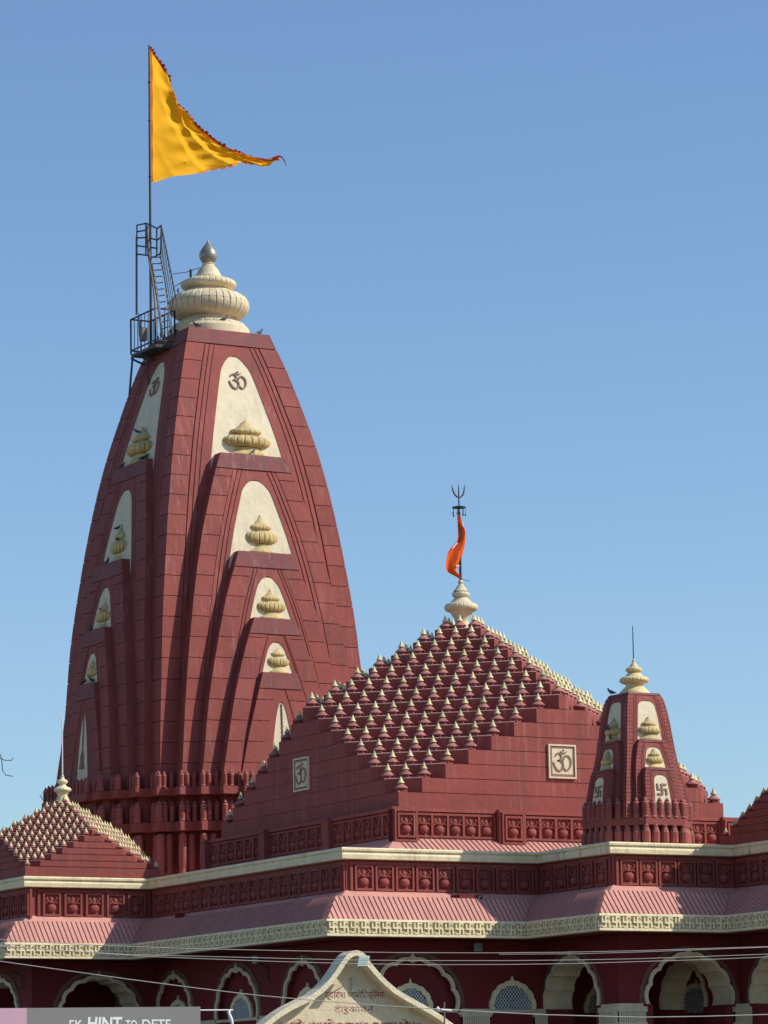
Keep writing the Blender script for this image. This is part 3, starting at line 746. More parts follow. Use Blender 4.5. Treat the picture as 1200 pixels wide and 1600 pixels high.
# ================================================================== main tower
def post_mesh(h, r, kind, n=14):
    if kind == 'a':    # ringed pot-shaped baluster
        prof = [(r * .8, 0), (r * 1.0, h * .04), (r * .82, h * .12)]
        for k in range(5):
            z = .16 + .1 * k; prof += [(r * .92, h * z), (r * .92, h * (z + .055)), (r * .80, h * (z + .06)), (r * .80, h * (z + .09))]
        prof += [(r * .95, h * .68), (r * .8, h * .75), (r * .45, h * .79), (r * .62, h * .82), (r * .5, h * .87), (r * .16, h * .93), (0.05, h)]
    elif kind == 'b':  # tall smooth column with ringed neck
        prof = [(r * .95, 0), (r * 1.05, h * .03), (r * .9, h * .06), (r * .92, h * .12), (r * .86, h * .13), (r * .9, h * .17), (r, h * .3), (r * 1.0, h * .62), (r * .86, h * .84),
                (r * .96, h * .85), (r * .96, h * .87), (r * .84, h * .88), (r * .84, h * .9), (r * .9, h * .92), (r * .55, h * .98), (.1, h)]
    else:              # facetted post with pointed top
        prof = [(r * .8, 0), (r * .95, h * .08), (r * .95, h * .5), (r * .6, h * .68), (r * .52, h * .72), (r * .62, h * .78), (r * .2, h * .92), (.05, h)]
    return MB().lathe(prof, n=n)

SIDE = .955
def spire(root, cx, cy, wfun, dfun, zb, tiers, joint0, pitch, strip, blocks_single, bandh, ornscale):
    """tiers: list of dict(zt, w(z), p, niche margin m, niche top, niche bottom)"""
    rots = (0, -math.pi / 2, math.pi / 2, math.pi)
    core = MB(); zs = frange(zb, tiers[0]['zt'], pitch / 3)
    for z in zs:
        w_ = wfun(z); core.v += [(-w_, -w_, z), (w_, -w_, z), (w_, w_, z), (-w_, w_, z)]
    for i in range(len(zs) - 1):
        for k in range(4):
            k2 = (k + 1) % 4; core.f.append((4 * i + k, 4 * i + k2, 4 * i + 4 + k2, 4 * i + 4 + k))
    core.f.append(tuple(4 * (len(zs) - 1) + k for k in range(4)))
    obj('tower_core', core.mesh('tower_core', M_red), root, (cx, cy, 0))
    pr = 2.6 * ornscale; g_ = 1.5 * ornscale if blocks_single else 1.1 * ornscale
    for ti, T in enumerate(tiers):
        w_, d_ = T['w'], T['d']; zt = T['zt']
        top = zt - bandh
        js = [z for z in [joint0 + pitch * k for k in range(-40, 40)] if zb + 2 < z < top - 4]
        lev = [zb] + js + [top]
        # body of the tier
        if ti:
            body = MB().loft(frange(zb, zt, pitch / 3), lambda z: -w_(z), lambda z: w_(z), lambda z: -d_(z), lambda z: -d_(z) + T['p'] + 14)
            bm_ = body.mesh('turret_tier', M_red)
        band = MB().loft([top + g_, (top + zt) / 2, zt], lambda z: -w_(z) - (pr if ti == 0 else 0), lambda z: w_(z) + (pr - .02 if ti == 0 else 0), lambda z: -d_(z) - pr, lambda z: -d_(z) + 1)
        bandm = band.mesh('tier_cap', M_red2)
        # blocks
        bl = []
        for a, b in zip(lev[:-1], lev[1:]):
            zz = [a + g_ * .5, (a + b) / 2, b - g_ * .5]
            for sg in (-1, 1):
                if sg < 0: m_ = MB().loft(zz, lambda z: -w_(z) - (pr if ti == 0 else 0), lambda z: -w_(z) + strip, lambda z: -d_(z) - pr, lambda z: -d_(z) + 1)
                else: m_ = MB().loft(zz, lambda z: w_(z) - strip, lambda z: w_(z), lambda z: -d_(z) - pr, lambda z: -d_(z) + 1)
                bl.append(m_)
        # ribs beside the niche, then the field with the niche cut in it
        zr = frange(zb, top - g_, pitch / 3)
        rb_ = MB()
        for (a, b, q) in T['ribs']:
            zr2 = [z for z in zr if w_(z) - b > 2]
            if len(zr2) > 1:
                rb_.loft(zr2, lambda z: -w_(z) + a, lambda z: -w_(z) + b, lambda z: -d_(z) - q, lambda z: -d_(z) + 1)
                rb_.loft(zr2, lambda z: w_(z) - b, lambda z: w_(z) - a, lambda z: -d_(z) - q, lambda z: -d_(z) + 1)
        nt_, nb_, mg, fe = T['ntop'], T['nbot'], T['m'], T['fe']; zc = nt_ - T['nround']
        def nw(z):
            base = max(1.0, w_(z) - mg) if not T.get('pointed') else T['pw'] * min(1.0, ((nt_ - z) / (nt_ - nb_)) ** .52)
            if T.get('pointed'): return base
            if z <= zc: return base
            return base * math.sqrt(max(0.0, 1 - ((z - zc) / (nt_ - zc)) ** 2))
        zsn = frange(nb_, nt_, 3.0 if blocks_single else 1.5)
        fld = MB()
        lo = frange(zb, nb_, pitch) if nb_ - zb > 5 else None
        fq = pr * .55
        ff = lambda z: max(w_(z) - fe, .5)
        if lo: fld.loft(lo, lambda z: -ff(z), lambda z: ff(z), lambda z: -d_(z) - fq, lambda z: -d_(z) + 1)
        fld.loft(zsn, lambda z: -ff(z), lambda z: -min(nw(z), ff(z) - .4), lambda z: -d_(z) - fq, lambda z: -d_(z) + 1)
        fld.loft(zsn, lambda z: min(nw(z), ff(z) - .4), lambda z: ff(z), lambda z: -d_(z) - fq, lambda z: -d_(z) + 1)
        if top - g_ - nt_ > 2: fld.loft([nt_, top - g_], lambda z: -ff(z), lambda z: ff(z), lambda z: -d_(z) - fq, lambda z: -d_(z) + 1)
        plate_ = MB().loft([z for z in zsn if nw(z) > .4], lambda z: -nw(z) - .2, lambda z: nw(z) + .2, lambda z: -d_(z) - .25 * ornscale, lambda z: -d_(z) + 1)
        bm1, rm1, fm1, pm1 = [b_.mesh('plaster_block', M_red) for b_ in bl], rb_.mesh('groove_ribs', M_red), fld.mesh('niche_surround', M_red), plate_.mesh('niche', M_niche)
        alljoin = MB()
        for b_ in bl:
            n0 = len(alljoin.v); alljoin.v += b_.v; alljoin.f += [tuple(n0 + i for i in f) for f in b_.f]
        am = alljoin.mesh('plaster_blocks', M_red)
        for fi, rz in enumerate(rots):
            at = (cx, cy, 0)
            pa = obj('turret_tier', bm_, root, at, rz) if ti else root
            if ti and fi == 1 and blocks_single: pa.scale = (1, SIDE, 1)      # the tiers on the left face stand out a little less
            obj('tier_cap', bandm, pa, at, rz)
            if blocks_single and fi < 2:
                for b_ in bm1: obj('plaster_block', b_, pa, at, rz)
            else: obj('plaster_blocks', am, pa, at, rz, kind='stuff')
            if rb_.v: obj('groove_ribs', rm1, pa, at, rz)
            obj('niche_surround', fm1, pa, at, rz)
            obj('niche', pm1, pa, at, rz)

tower = thing('temple_tower', 'tall curved dark red temple tower with cream niches and a ribbed cream crown', 'tower', (565, 1565, 0))
TX, TY = 565.0, 1565.0
w0 = interp([(1179, 89), (1100, 115), (1020, 137), (940, 157), (860, 173), (780, 186), (700, 197), (560, 213), (450, 220), (300, 228), (130, 232)])
def tierw(tab): return interp(tab)
ZB = 226
def dsum(tab):
    f = interp(tab); return lambda z: w0(z) + f(z)
ribs = [(41, 49, 2.1), (51.5, 59.5, 1.7)]
tiers = [
    dict(zt=1179, w=w0, d=w0, p=0, m=84, ntop=1124, nbot=860, nround=42, fe=62, ribs=ribs),
    dict(zt=905, w=tierw([(905, 72), (860, 90), (800, 110), (733, 130), (640, 151), (523, 171), (400, 186), (265, 198)]), d=dsum([(905, 22), (700, 25), (500, 27), (265, 29)]), p=32, m=69, ntop=853, nbot=665, nround=30, fe=59, ribs=[(39.5, 47, 2.1), (49.5, 56.5, 1.7)]),
    dict(zt=699.5, w=tierw([(699.5, 61), (650, 79), (600, 97), (523, 118), (400, 145), (265, 164)]), d=dsum([(700, 42), (523, 46), (265, 51)]), p=28, m=62, ntop=651, nbot=520, nround=24, fe=52, ribs=[(37.5, 43, 2.1), (45, 50, 1.7)]),
    dict(zt=563, w=tierw([(563, 45), (523, 61), (453, 84), (399, 99), (265, 128)]), d=dsum([(563, 60), (450, 64), (265, 71)]), p=25, m=50, ntop=517, nbot=420, nround=20, fe=43, ribs=[(31, 35.5, 2.1), (37, 41, 1.7)]),
    dict(zt=453, w=tierw([(453, 38), (399, 54), (330, 74), (265, 89)]), d=dsum([(453, 73), (399, 74), (265, 74)]), p=20, m=50, ntop=396, nbot=232, nround=20, fe=26, pointed=True, pw=30, ribs=[(22, 26, 2.2)]),
]
spire(tower, TX, TY, w0, w0, ZB, tiers, 523, 41.6, 38, True, 33, 1.0)
ROTS = (0, -math.pi / 2, math.pi / 2, math.pi)
def fpos(cx, cy, rz, u, d, z):
    v = Vector((u, -d, 0)); v.rotate(Matrix.Rotation(rz, 3, 'Z')); return (cx + v.x, cy + v.y, z)
om1 = om_mesh(41, 40, M_brown, 2.2, 0)
for rz in ROTS[:3]:
    o = obj('om_letter', om1, tower, fpos(TX, TY, rz, 1, w0(1068) + .6, 1068), rz); o.rotation_euler.x = -math.atan((w0(1048) - w0(1088)) / 40)
# ribbed ornaments standing half sunk in each niche
def ornament(r, h, n=20, m=M_gold):
    a = MB(); s = r; q = h
    a.lathe([(s * .92, 0), (s * .96, q * .05), (s * .78, q * .10), (s * .62, q * .17), (s * .60, q * .24)], 0, 0, 40)
    cushion(a, s, q * .40, q * .145, s * .60, n, groove=.085, cr=6)
    a.lathe([(s * .62, q * .50), (s * .46, q * .56), (s * .42, q * .60)], 0, 0, 36)
    cushion(a, s * .64, q * .66, q * .07, s * .38, int(n * .8), groove=.08, cr=6)
    a.lathe([(s * .50, q * .70), (s * .33, q * .79), (s * .20, q * .85), (s * .16, q * .87), (s * .13, q * .90), (s * .05, q * .97), (.05, q)], 0, 0, 24)
    return a.mesh('ribbed_ornament', m, True)
ORN = ((905, w0(935) - 4, 54.5, 80), (699.5, tiers[1]['d'](735) - 6, 39, 82), (563, tiers[2]['d'](590) - 4, 33.5, 64), (453, tiers[3]['d'](480) - 4, 26.5, 58))
for (ztop, dd, r, h) in ORN:
    me = ornament(r, h)
    for rz in ROTS:
        o = obj('ribbed_ornament', me, tower, fpos(TX, TY, rz, 3, dd * (SIDE if rz == ROTS[1] and ztop < 800 else 1), ztop), rz); o.scale = (1, .5, 1)
# hanging bell relief in the lowest niches
bx5 = interp([(453, 73), (399, 74), (265, 74)]); bm_ = MB()
ch = [(0, -(w0(z) + bx5(z)) - 1.5, z) for z in frange(318, 392, 4)]
bm_.tube(ch, [1.6 if i % 2 else 1.0 for i in range(len(ch))], 6)
mb = MB().lathe([(9, 284), (7, 289), (5.6, 298), (5, 308), (3, 315), (1.4, 319)], 0, -(w0(300) + bx5(300)) - .5, 14)
bm_.v, bm_.f = bm_.v + mb.v, bm_.f + [tuple(len(bm_.v) + i for i in f) for f in mb.f]
me = bm_.mesh('bell_relief', M_brown, True)
mc = bpy.data.materials['ornament_ochre']
for fi, rz in enumerate(ROTS[:3]):
    o = obj('bell_relief', me, tower, (TX, TY, 0), rz); o.scale = (1, SIDE if fi == 1 else 1, 1)
# crown
kalash(tower, TX, TY, 1179, 1.0, [
    ('crown_base', 'l', [(84, -4), (84, 17), (80, 22), (76, 24), (66, 29), (60, 32)]),
    ('crown_petals', 'c', (75, 26, 6, 62, 26)),
    ('crown_neck', 'l', [(59, 27), (55, 34), (55, 46)]),
    ('crown_cushion', 'c', (84, 69, 28, 46, 34)),
    ('crown_collar', 'l', [(50, 95), (46, 102), (40, 106)]),
    ('crown_cushion', 'c', (58, 115, 12.5, 30, 28)),
    ('crown_petals', 'c', (29, 131, 6, 20, 18)),
    ('crown_cone', 'l', [(27, 134), (24, 140), (20, 148), (14, 155), (12, 158), (13.5, 160), (11, 162)]),
    ('metal_drop', 'l', [(9, 160), (12, 163), (17, 169), (19.2, 176), (18, 184), (13.5, 192), (8.2, 199), (4.4, 204), (1.4, 209), (.1, 212)])])
# rim groove round each cushion
for zc, rr in ((1179 + 74, 83.6), (1179 + 118, 55.5)):
    mb = MB(); mb.tube([(rr * math.cos(t) * .985, rr * math.sin(t) * .985, 0) for t in frange(0, 2 * math.pi, .08)], .9, 5)
    obj('crown_seam', mb.mesh('crown_seam', M_brown), tower, (TX, TY, zc))

# balustrades round the tower foot: stepped outline
def stepped(ext):
    """quarter outline points in face frame from corner to centre: (u, d)"""
    us = [231 + ext, 199 + ext * .8, 165 + ext * .7, 129 + ext * .6, 90 + ext * .5]
    ds = [231 + ext, 260 + ext, 282 + ext, 302 + ext, 313 + ext]
    return us, ds
def stepped_poly(ext):
    us, ds = stepped(ext); pts = []
    for rz in (0, math.pi / 2, math.pi, -math.pi / 2):
        face = []
        for k in range(5):
            if k: face.append((-us[k], -ds[k - 1]))
            if k or True: face.append((-us[k], -ds[k]))
        right = [(-p[0], p[1]) for p in face[::-1]]
        loop = face[1:] + right[:-1]
        for p in [(-us[0], -ds[0])] + loop:
            v = Vector((p[0], p[1], 0)); v.rotate(Matrix.Rotation(rz, 3, 'Z')); pts.append((TX + v.x, TY + v.y))
    out = []
    for p in pts:
        if not out or math.hypot(p[0] - out[-1][0], p[1] - out[-1][1]) > .5: out.append(p)
    return out
for nm, ext, z0, z1 in (('tower_ledge', 14, 211, 226), ('tower_drum', -12, 160, 211.2), ('tower_ledge', 10, 142, 160), ('tower_drum', -20, 0.5, 142.2)):
    obj(nm, MB().prism(stepped_poly(ext), z0, z1).mesh(nm, M_red), tower)
fillm = MB().prism([(TX - 230, TY - 230), (TX + 230, TY - 230), (TX + 230, TY + 230), (TX - 230, TY + 230)], 225, 232)
obj('tower_ledge', fillm.mesh('tower_ledge', M_red), tower)
for (ext, z0, h, r, kd, sub) in ((11, 226, 33, 5.6, 'a', 3), (8, 160, 42, 6.6, 'a', 3), (4, 58, 80, 8.6, 'b', 2)):
    pm = post_mesh(h, r, kd).mesh('baluster', M_post, True); stf = MB()
    pm2 = post_mesh(h, r, kd)
    for fi, rz in enumerate(ROTS):
        us, ds = stepped(ext); spots = []
        for k in range(5):
            u0 = us[k]; u1 = us[k + 1] if k < 4 else 0
            fr_ = .46 if sub == 3 else .68
            nseg = sub if k < 4 else (6 if sub == 3 else 4)
            for j in range(nseg):
                uu = u0 - (u0 - u1) * j * fr_ if k < 4 else u0 - u0 * j / (nseg - .5)
                dd_ = ds[k] - (0 if j == 0 else 1.5)
                spots.append((uu - (4 if j == 0 else 0), dd_ - 3))
        for (uu, dd_) in spots:
            for sg in (-1, 1):
                if sg > 0 and uu < 1: continue
                if fi == 0 and sg < 0 or fi == 1: obj('baluster', pm, tower, fpos(TX, TY, rz, sg * uu, dd_, z0))
                elif fi == 0: obj('baluster', pm, tower, fpos(TX, TY, rz, sg * uu, dd_, z0))
                else:
                    q = fpos(TX, TY, rz, sg * uu, dd_, z0); n0 = len(stf.v)
                    stf.v += [(v[0] + q[0], v[1] + q[1], v[2] + q[2]) for v in pm2.v]; stf.f += [tuple(n0 + i for i in f) for f in pm2.f]
    obj('balusters', stf.mesh('balusters', M_post, True), tower, kind='stuff')

# ================================================================== small corner tower
stw = thing('corner_tower', 'small dark red tower with swastika niches and thin rod beside the big gable', 'tower', (474, -125, 0))
SX, SY = 470.5, -125.0
s0 = interp([(246, 27.5), (240, 31), (217, 36.5), (174, 42), (145, 45.5), (112, 51), (80, 56.5), (41, 61)])
sribs = [(10.5, 12.6, 1.5), (13.6, 15.6, 1.2)]
stiers = [
    dict(zt=246, w=s0, d=s0, p=0, m=19, ntop=233, nbot=150, nround=9, fe=16.5, ribs=sribs),
    dict(zt=168, w=interp([(168, 25), (162, 28), (140, 34), (122, 38), (80, 43), (41, 46)]), d=lambda z: s0(z) + 7, p=7, m=18, ntop=157, nbot=105, nround=8, fe=15.5, ribs=sribs),
    dict(zt=122, w=interp([(122, 25), (116, 27.5), (80, 32), (41, 35)]), d=lambda z: s0(z) + 17, p=12, m=17.5, ntop=111, nbot=56, nround=9, fe=15.5, ribs=sribs),
]
spire(stw, SX, SY, s0, s0, 41, stiers, 100, 6.1, 9.5, False, 4.5, .55)
for (ztop, dd, r, h) in ((168, s0(176) - 1, 21, 40), (122, stiers[1]['d'](130) - 1, 16.2, 33)):
    me = ornament(r, h, 16)
    for rz in ROTS:
        o = obj('ribbed_ornament', me, stw, fpos(SX, SY, rz, 0, dd, ztop), rz); o.scale = (1, .5, 1)
sw = MB(); a = 2.0; b = 9.2
for x0_, x1_, z0_, z1_ in ((-1.35, 1.35, -b, b), (-b, -1.36, -1.35, 1.35), (1.36, b, -1.35, 1.35), (1.36, b, b - 2.7, b), (b - 2.7, b, -b, -1.36), (-b, -1.36, -b, -b + 2.7), (-b, -b + 2.7, 1.36, b)):
    sw.box(x0_, x1_, -1.4, .6, z0_, z1_)
swm = sw.mesh('swastika_relief', M_brown)
for rz in ROTS[:3]:
    o = obj('swastika_relief', swm, stw, fpos(SX, SY, rz, 0, s0(87) + 17.4, 87), rz); o.rotation_euler.x = -math.atan((s0(80) - s0(94)) / 14)
kalash(stw, SX + 1.5, SY, 246, .92, [('crown_base', 'l', [(28, -2), (27, 3), (22, 8), (17, 13)]), ('crown_neck', 'l', [(16, 11), (15, 20)]), ('crown_cushion', 'c', (26, 25, 6.5, 14, 22)),
    ('crown_collar', 'l', [(17, 31), (13, 36), (9, 39)]), ('crown_cushion', 'c', (14.6, 43.5, 4.5, 8, 16)), ('crown_cone', 'l', [(10, 47), (6, 52), (3.5, 56), (2.6, 58), (3.4, 60), (1.2, 63)])], M_finial)
obj('rod', MB().tube([(0, 0, 300), (0, 0, 357)], [1.0, .7], 6).mesh('rod', M_iron), stw, (SX + 1.5, SY, 0))
def octo(r, c): return [(SX + a_, SY + b_) for a_, b_ in ((-c, -r), (c, -r), (r, -c), (r, c), (c, r), (-c, r), (-r, c), (-r, -c))]
obj('tower_ledge', MB().prism(octo(80, 37), 30, 41).mesh('tower_ledge', M_red), stw)
obj('tower_drum', MB().prism(octo(70, 32), .5, 30.2).mesh('tower_drum', M_red), stw)
for (r, c, z0, h, pr_, kd, nA, nC) in ((76, 35, 41, 34, 5.9, 'a', 5, 4), (77, 35, .6, 36, 7.4, 'c', 4, 4)):
    pm = post_mesh(h, pr_, kd, 14 if kd == 'a' else 8).mesh('baluster', M_post, kd == 'a')
    vs_ = octo(r, c); nn = [nA, nC] * 4
    for k in range(8):
        A_, B_ = Vector(vs_[k]), Vector(vs_[(k + 1) % 8])
        for j in range(nn[k]):
            q = A_.lerp(B_, j / nn[k]); obj('baluster', pm, stw, (q.x, q.y, z0 if kd == 'a' else .6))

# ================================================================== flags, poles, platform
def cloth(rows, m, name, parent, sub=0):
    """rows: list of lists of points (world drawing units)"""
    mb = MB(); k = len(rows[0])
    for r_ in rows: mb.v += [tuple(p) for p in r_]
    for i in range(len(rows) - 1):
        for j in range(k - 1): mb.f.append((i * k + j, i * k + j + 1, (i + 1) * k + j + 1, (i + 1) * k + j))
    return obj(name, mb.mesh(name, m, True), parent)
PX, PY = 440.0, 1580.0
pole = thing('flag_pole', 'tall thin dark flag pole rising from the steel platform behind the tower crown', 'flag pole', (PX, PY, 1150))
mb = MB().tube([(PX, PY, 1150), (PX, PY, 1500), (PX, PY, 1796)], [3.2, 2.6, 1.7], 8)
obj('pole', mb.mesh('pole', M_iron, True), pole)
mb = MB()
for z in (1716, 1634, 1515): mb.lathe([(2.4, z - 2), (3.6, z), (2.4, z + 2)], PX, PY, 8)
obj('pole_clamp', mb.mesh('pole_clamp', M_iron), pole)

def edge(tab):     # pixel outline (x,y) lists -> interpolated in parameter
    n = len(tab)
    def f(t):
        t = max(0, min(.9999, t)) * (n - 1); i = int(t); q = t - i
        return (tab[i][0] * (1 - q) + tab[i + 1][0] * q, tab[i][1] * (1 - q) + tab[i + 1][1] * q)
    return f
yflag = thing('pennant_flag', 'large yellow triangular pennant with red frilled edge, streaming right from the pole', 'flag', (PX, PY, 1500))
up = edge([(233, 73), (240, 82), (250, 92), (260, 106), (267, 118), (270, 132), (272, 148), (277, 160), (290, 173), (300, 185), (312, 198), (326, 208), (340, 218), (352, 228), (366, 234), (380, 238), (392, 244), (404, 248), (418, 249), (430, 246), (438, 246)])
lo_ = edge([(234, 286), (245, 284), (258, 279), (272, 275), (290, 273), (305, 271), (318, 267), (330, 262), (345, 260), (358, 258), (368, 256), (378, 252), (388, 253), (400, 256), (412, 259), (420, 259), (426, 256), (430, 252), (434, 249), (438, 249), (442, 250)])
rows = []; N_, K_ = 90, 44
def flagpt(px, py, wob):
    p = at_y(px, py, PY); return (p.x, p.y + wob, p.z)
for i in range(N_ + 1):
    t = i / N_; a = up(t); b = lo_(t); row = []
    for j in range(K_ + 1):
        s_ = j / K_; px, py = a[0] * (1 - s_) + b[0] * s_, a[1] * (1 - s_) + b[1] * s_
        amp = min(1, t * 5)
        cr1 = abs(math.sin(s_ * 9 + t * 5 + .6)) ** .5; cr2 = abs(math.sin(t * 19 - s_ * 6)) ** .6
        wob = amp * (3.6 * math.sin(t * 13 + s_ * 3.2) + 2.4 * math.sin(t * 27 - s_ * 8) + 2.6 * math.sin(s_ * 15 + t * 7) + 1.2 * math.sin(s_ * 37 + t * 23) + 5.0 * cr1 + 4.2 * cr2 + 2.2 * abs(math.sin(s_ * 21 - t * 11)) ** .4) * (1 - .2 * t)
        row.append(flagpt(px, py, wob))
    rows.append(row)
flagcloth = cloth(rows, M_flag, 'cloth', yflag)
band = [[flagpt(232.6 + .6 * s_, 76 + 210 * s_, -.5) , flagpt(237.6 + .9 * s_, 82 + 203 * s_, -2.0 + 1.2 * math.sin(s_ * 30))] for s_ in [k / 24 for k in range(25)]]
cloth(band, M_flagband, 'hem', yflag)
# frill: little scallops sewn along the fly edge
def frill(col, t0, t1, n, dx, dz, hgt):
    mb = MB()
    for k in range(n):
        if random.random() < .08: continue
        ia, ib = int(round((t0 + (t1 - t0) * k / n) * N_)), int(round((t0 + (t1 - t0) * (k + 1) / n) * N_)); ib = max(ib, ia + 1)
        if ib > N_: break
        a, b = Vector(rows[ia][col]), Vector(rows[ib][col]); hh = hgt * random.uniform(.5, 1.3); o_ = Vector((dx * hh, random.uniform(-3, 1), dz * hh))
        inn_ = Vector((-dx, 0, -dz)) * 2.2
        mb.poly([a + inn_, a, a.lerp(b, .2) + o_ * .75, a.lerp(b, .5) + o_, a.lerp(b, .85) + o_ * .8, b, b + inn_])
    return mb
fr = frill(0, .0, .26, 11, .8, .6, 6.5); f2 = frill(0, .36, 1.0, 30, .5, .75, 5.5)
n0 = len(fr.v); fr.v += f2.v; fr.f += [tuple(n0 + i for i in f) for f in f2.f]
obj('frill', fr.mesh('frill', M_frill), yflag, kind='stuff')
# thin dark red piping on the same edge
pp = MB().tube([Vector(rows[i][0]) + Vector((0, -.6, 0)) for i in range(0, N_ + 1, 2)], 1.1, 5); obj('piping', pp.mesh('piping', M_frill), yflag)
fr = frill(K_, .28, .64, 9, .2, -.9, 5.0); obj('lower_frill', fr.mesh('lower_frill', M_flagband), yflag)
tl = MB(); tp = [(428, 247), (436, 244), (441, 246), (445, 252), (447, 260)]
tl.tube([flagpt(*p, 0) for p in tp], [3, 2.4, 1.6, 1.2, .4], 5); obj('tail', tl.mesh('tail', M_frill), yflag)

# service platform and ladder
plat = thing('service_platform', 'dark steel railed platform with ladder cage hung beside the tower crown', 'platform', (430, 1570, 1150))
X0, X1, Y0, Y1 = 428.0, 472.0, 1535.0, 1650.0
obj('deck', MB().box(X0, X1, Y0, Y1, 1146, 1152).mesh('deck', M_iron), plat)
mb = MB()
corners = [(X0, Y0), (X0, Y1), (X1, Y1), (X1, Y0)]
for (a, b) in zip(corners, corners[1:] + corners[:1]):
    for z in (1226, 1160): mb.tube([(*a, z), (*b, z)], 1.8, 5)
    L_ = math.hypot(a[0] - b[0], a[1] - b[1]); n_ = int(L_ / 15)
    for k in range(n_ + 1):
        t = k / n_; x, y = a[0] + (b[0] - a[0]) * t, a[1] + (b[1] - a[1]) * t
        mb.tube([(x, y, 1152), (x, y, 1226)], 1.9 if k in (0, n_) else .95, 5)
obj('railing', mb.mesh('railing', M_iron), plat)
mb = MB()
for (a, b) in (((X0 + 2, Y1 - 3, 1146), (X0 - 3, Y1 + 3, 1068)), ((X0 + 12, Y1 - 50, 1146), (X0 + 14, Y1 - 52, 1080)), ((X0, Y1, 1144), (X1, Y1, 1128)), ((X0, Y1 - 50, 1144), (X1, Y1 - 50, 1128))): mb.tube([a, b], 2.2, 6)
obj('bracket', mb.mesh('bracket', M_iron), plat)
# upper cage, mast legs and ladder (points taken on the plane of the platform's outer side)
cage = MB(); XP = 425.0
def PT(x, y, dx=0): p = at_x(x, y, XP + dx); return (p.x, p.y, p.z)
for seg in ([(214, 352), (229, 349)], [(229, 349), (246, 357)], [(246, 357), (252, 352)], [(214, 372), (230, 371), (246, 375), (251, 371)], [(214, 384), (246, 388)], [(214, 397), (231, 399), (240, 402), (251, 396)],
            [(214, 352), (214, 490)], [(228, 349), (228, 398)], [(245, 357), (245, 400)], [(252, 352), (251, 397)], [(214, 362), (228, 360)], [(213, 370), (213, 492)]):
    cage.tube([PT(*p) for p in seg], 1.7, 5)
for k in range(12):
    t = k / 11; a = (252 + 21 * t, 352 + 108 * t); b = (250 + 8 * t * 2, 397 + 95 * t)
    if k % 1 == 0: cage.tube([PT(*a, 8), PT(*b, 8)], .9, 4)
cage.tube([PT(252, 352, 8), PT(259, 385, 8), PT(268, 430, 8), PT(276, 470, 8)], 1.7, 5)
obj('cage', cage.mesh('cage', M_iron), plat)
lad = MB()
l1 = [(230, 352), (233, 395), (240, 430), (247, 475), (254, 527)]; l2 = [(243, 395), (252, 400), (258, 440), (262, 480), (264, 520)]
lad.tube([PT(*p, -4) for p in l1], 2.6, 6); lad.tube([PT(229, 356, 2), PT(232, 400, 2), PT(240, 450, 2), PT(245, 520, 2)], 2.2, 6)
lad.tube([PT(250, 398, 8), PT(258, 440, 8), PT(263, 478, 8), PT(266, 515, 8)], 1.8, 6)
for k in range(12):
    t = k / 11; lad.tube([PT(235 + 17 * t, 402 + 112 * t, -4), PT(250 + 15 * t, 402 + 108 * t, 8)], 1.3, 5)
obj('ladder', lad.mesh('ladder', M_rust), plat)
ms = MB().tube([PT(217, 490), PT(218, 525)], 1.6, 5); ms.box(XP - 6, XP + 6, 1578, 1592, 1168, 1195)
obj('junction_box', ms.mesh('junction_box', M_rust), plat)
cb = thing('stay_cable', 'thin cable strung from the ladder cage to the tower crown, with a small post', 'cable', (500, 1560, 1330))
c1 = at_y(270, 428, 1560); c2 = at_y(312, 418, 1560); c3 = at_y(300, 435, 1560); c4 = at_y(297, 422, 1560)
mb = MB().tube([c1, (c1 + c2) / 2 + Vector((0, 0, -3)), c2], .8, 4).tube([at_y(298, 433, 1545), at_y(298, 421, 1545)], 2.8, 6).tube([at_y(270, 450, 1560), at_y(285, 440, 1560)], .8, 4)
obj('cable', mb.mesh('cable', M_iron), cb)

# hall trident and orange flag
tri = thing('trident', 'slim dark trident with small hanging bells on top of the hall finial', 'trident', (561, 565, 530))
TXh, TYh = 561.0, 565.0
mb = MB().tube([(TXh, TYh, 525), (TXh, TYh, 660)], 2.6, 8).tube([(TXh, TYh, 655), (TXh, TYh, 700), (TXh, TYh, 711)], [1.3, 1.2, .3], 6)
arc = [(-14, 708), (-12.5, 700), (-9, 692), (-4, 687.5), (0, 686.5), (4, 687.5), (9, 692), (11.5, 700), (12.5, 710)]
mb.tube([(TXh + a * 1.0, TYh - a * .0, z) for a, z in arc], [.5, 1.3, 1.5, 1.5, 1.5, 1.5, 1.5, 1.3, .5], 6)
obj('shaft', mb.mesh('shaft', M_iron, True), tri)
mb = MB().lathe([(12, 667), (12.5, 669), (3, 671)], TXh, TYh, 12)
obj('bell_plate', mb.mesh('bell_plate', M_iron), tri)
for k in range(7):
    t = 2 * math.pi * k / 7 + .3; x, y = TXh + 11.5 * math.cos(t), TYh + 11.5 * math.sin(t); l = random.uniform(9, 14)
    mb = MB().tube([(x, y, 668), (x, y, 668 - l)], .5, 4).lathe([(1.8, 668 - l - 3), (1.2, 668 - l), (.4, 669 - l)], x, y, 6)
    obj('hanging_bell', mb.mesh('hanging_bell', M_iron), tri)
oflag = thing('temple_flag', 'limp orange flag with white lace edge wrapped down the trident pole', 'flag', (561, 565, 600))
def oedge(tab): return edge(tab)
ol = oedge([(713, 806), (713, 822), (713, 840), (710, 848), (702, 856), (696.5, 865), (695, 877), (695, 890), (699, 894), (705, 897), (713, 901), (718, 904)])
orr = oedge([(716, 806), (719, 818), (724.5, 827), (726.5, 838), (726, 850), (724, 862), (721, 874), (717, 885), (714, 888), (711, 891), (715, 897), (718.6, 904)])
rows2 = []
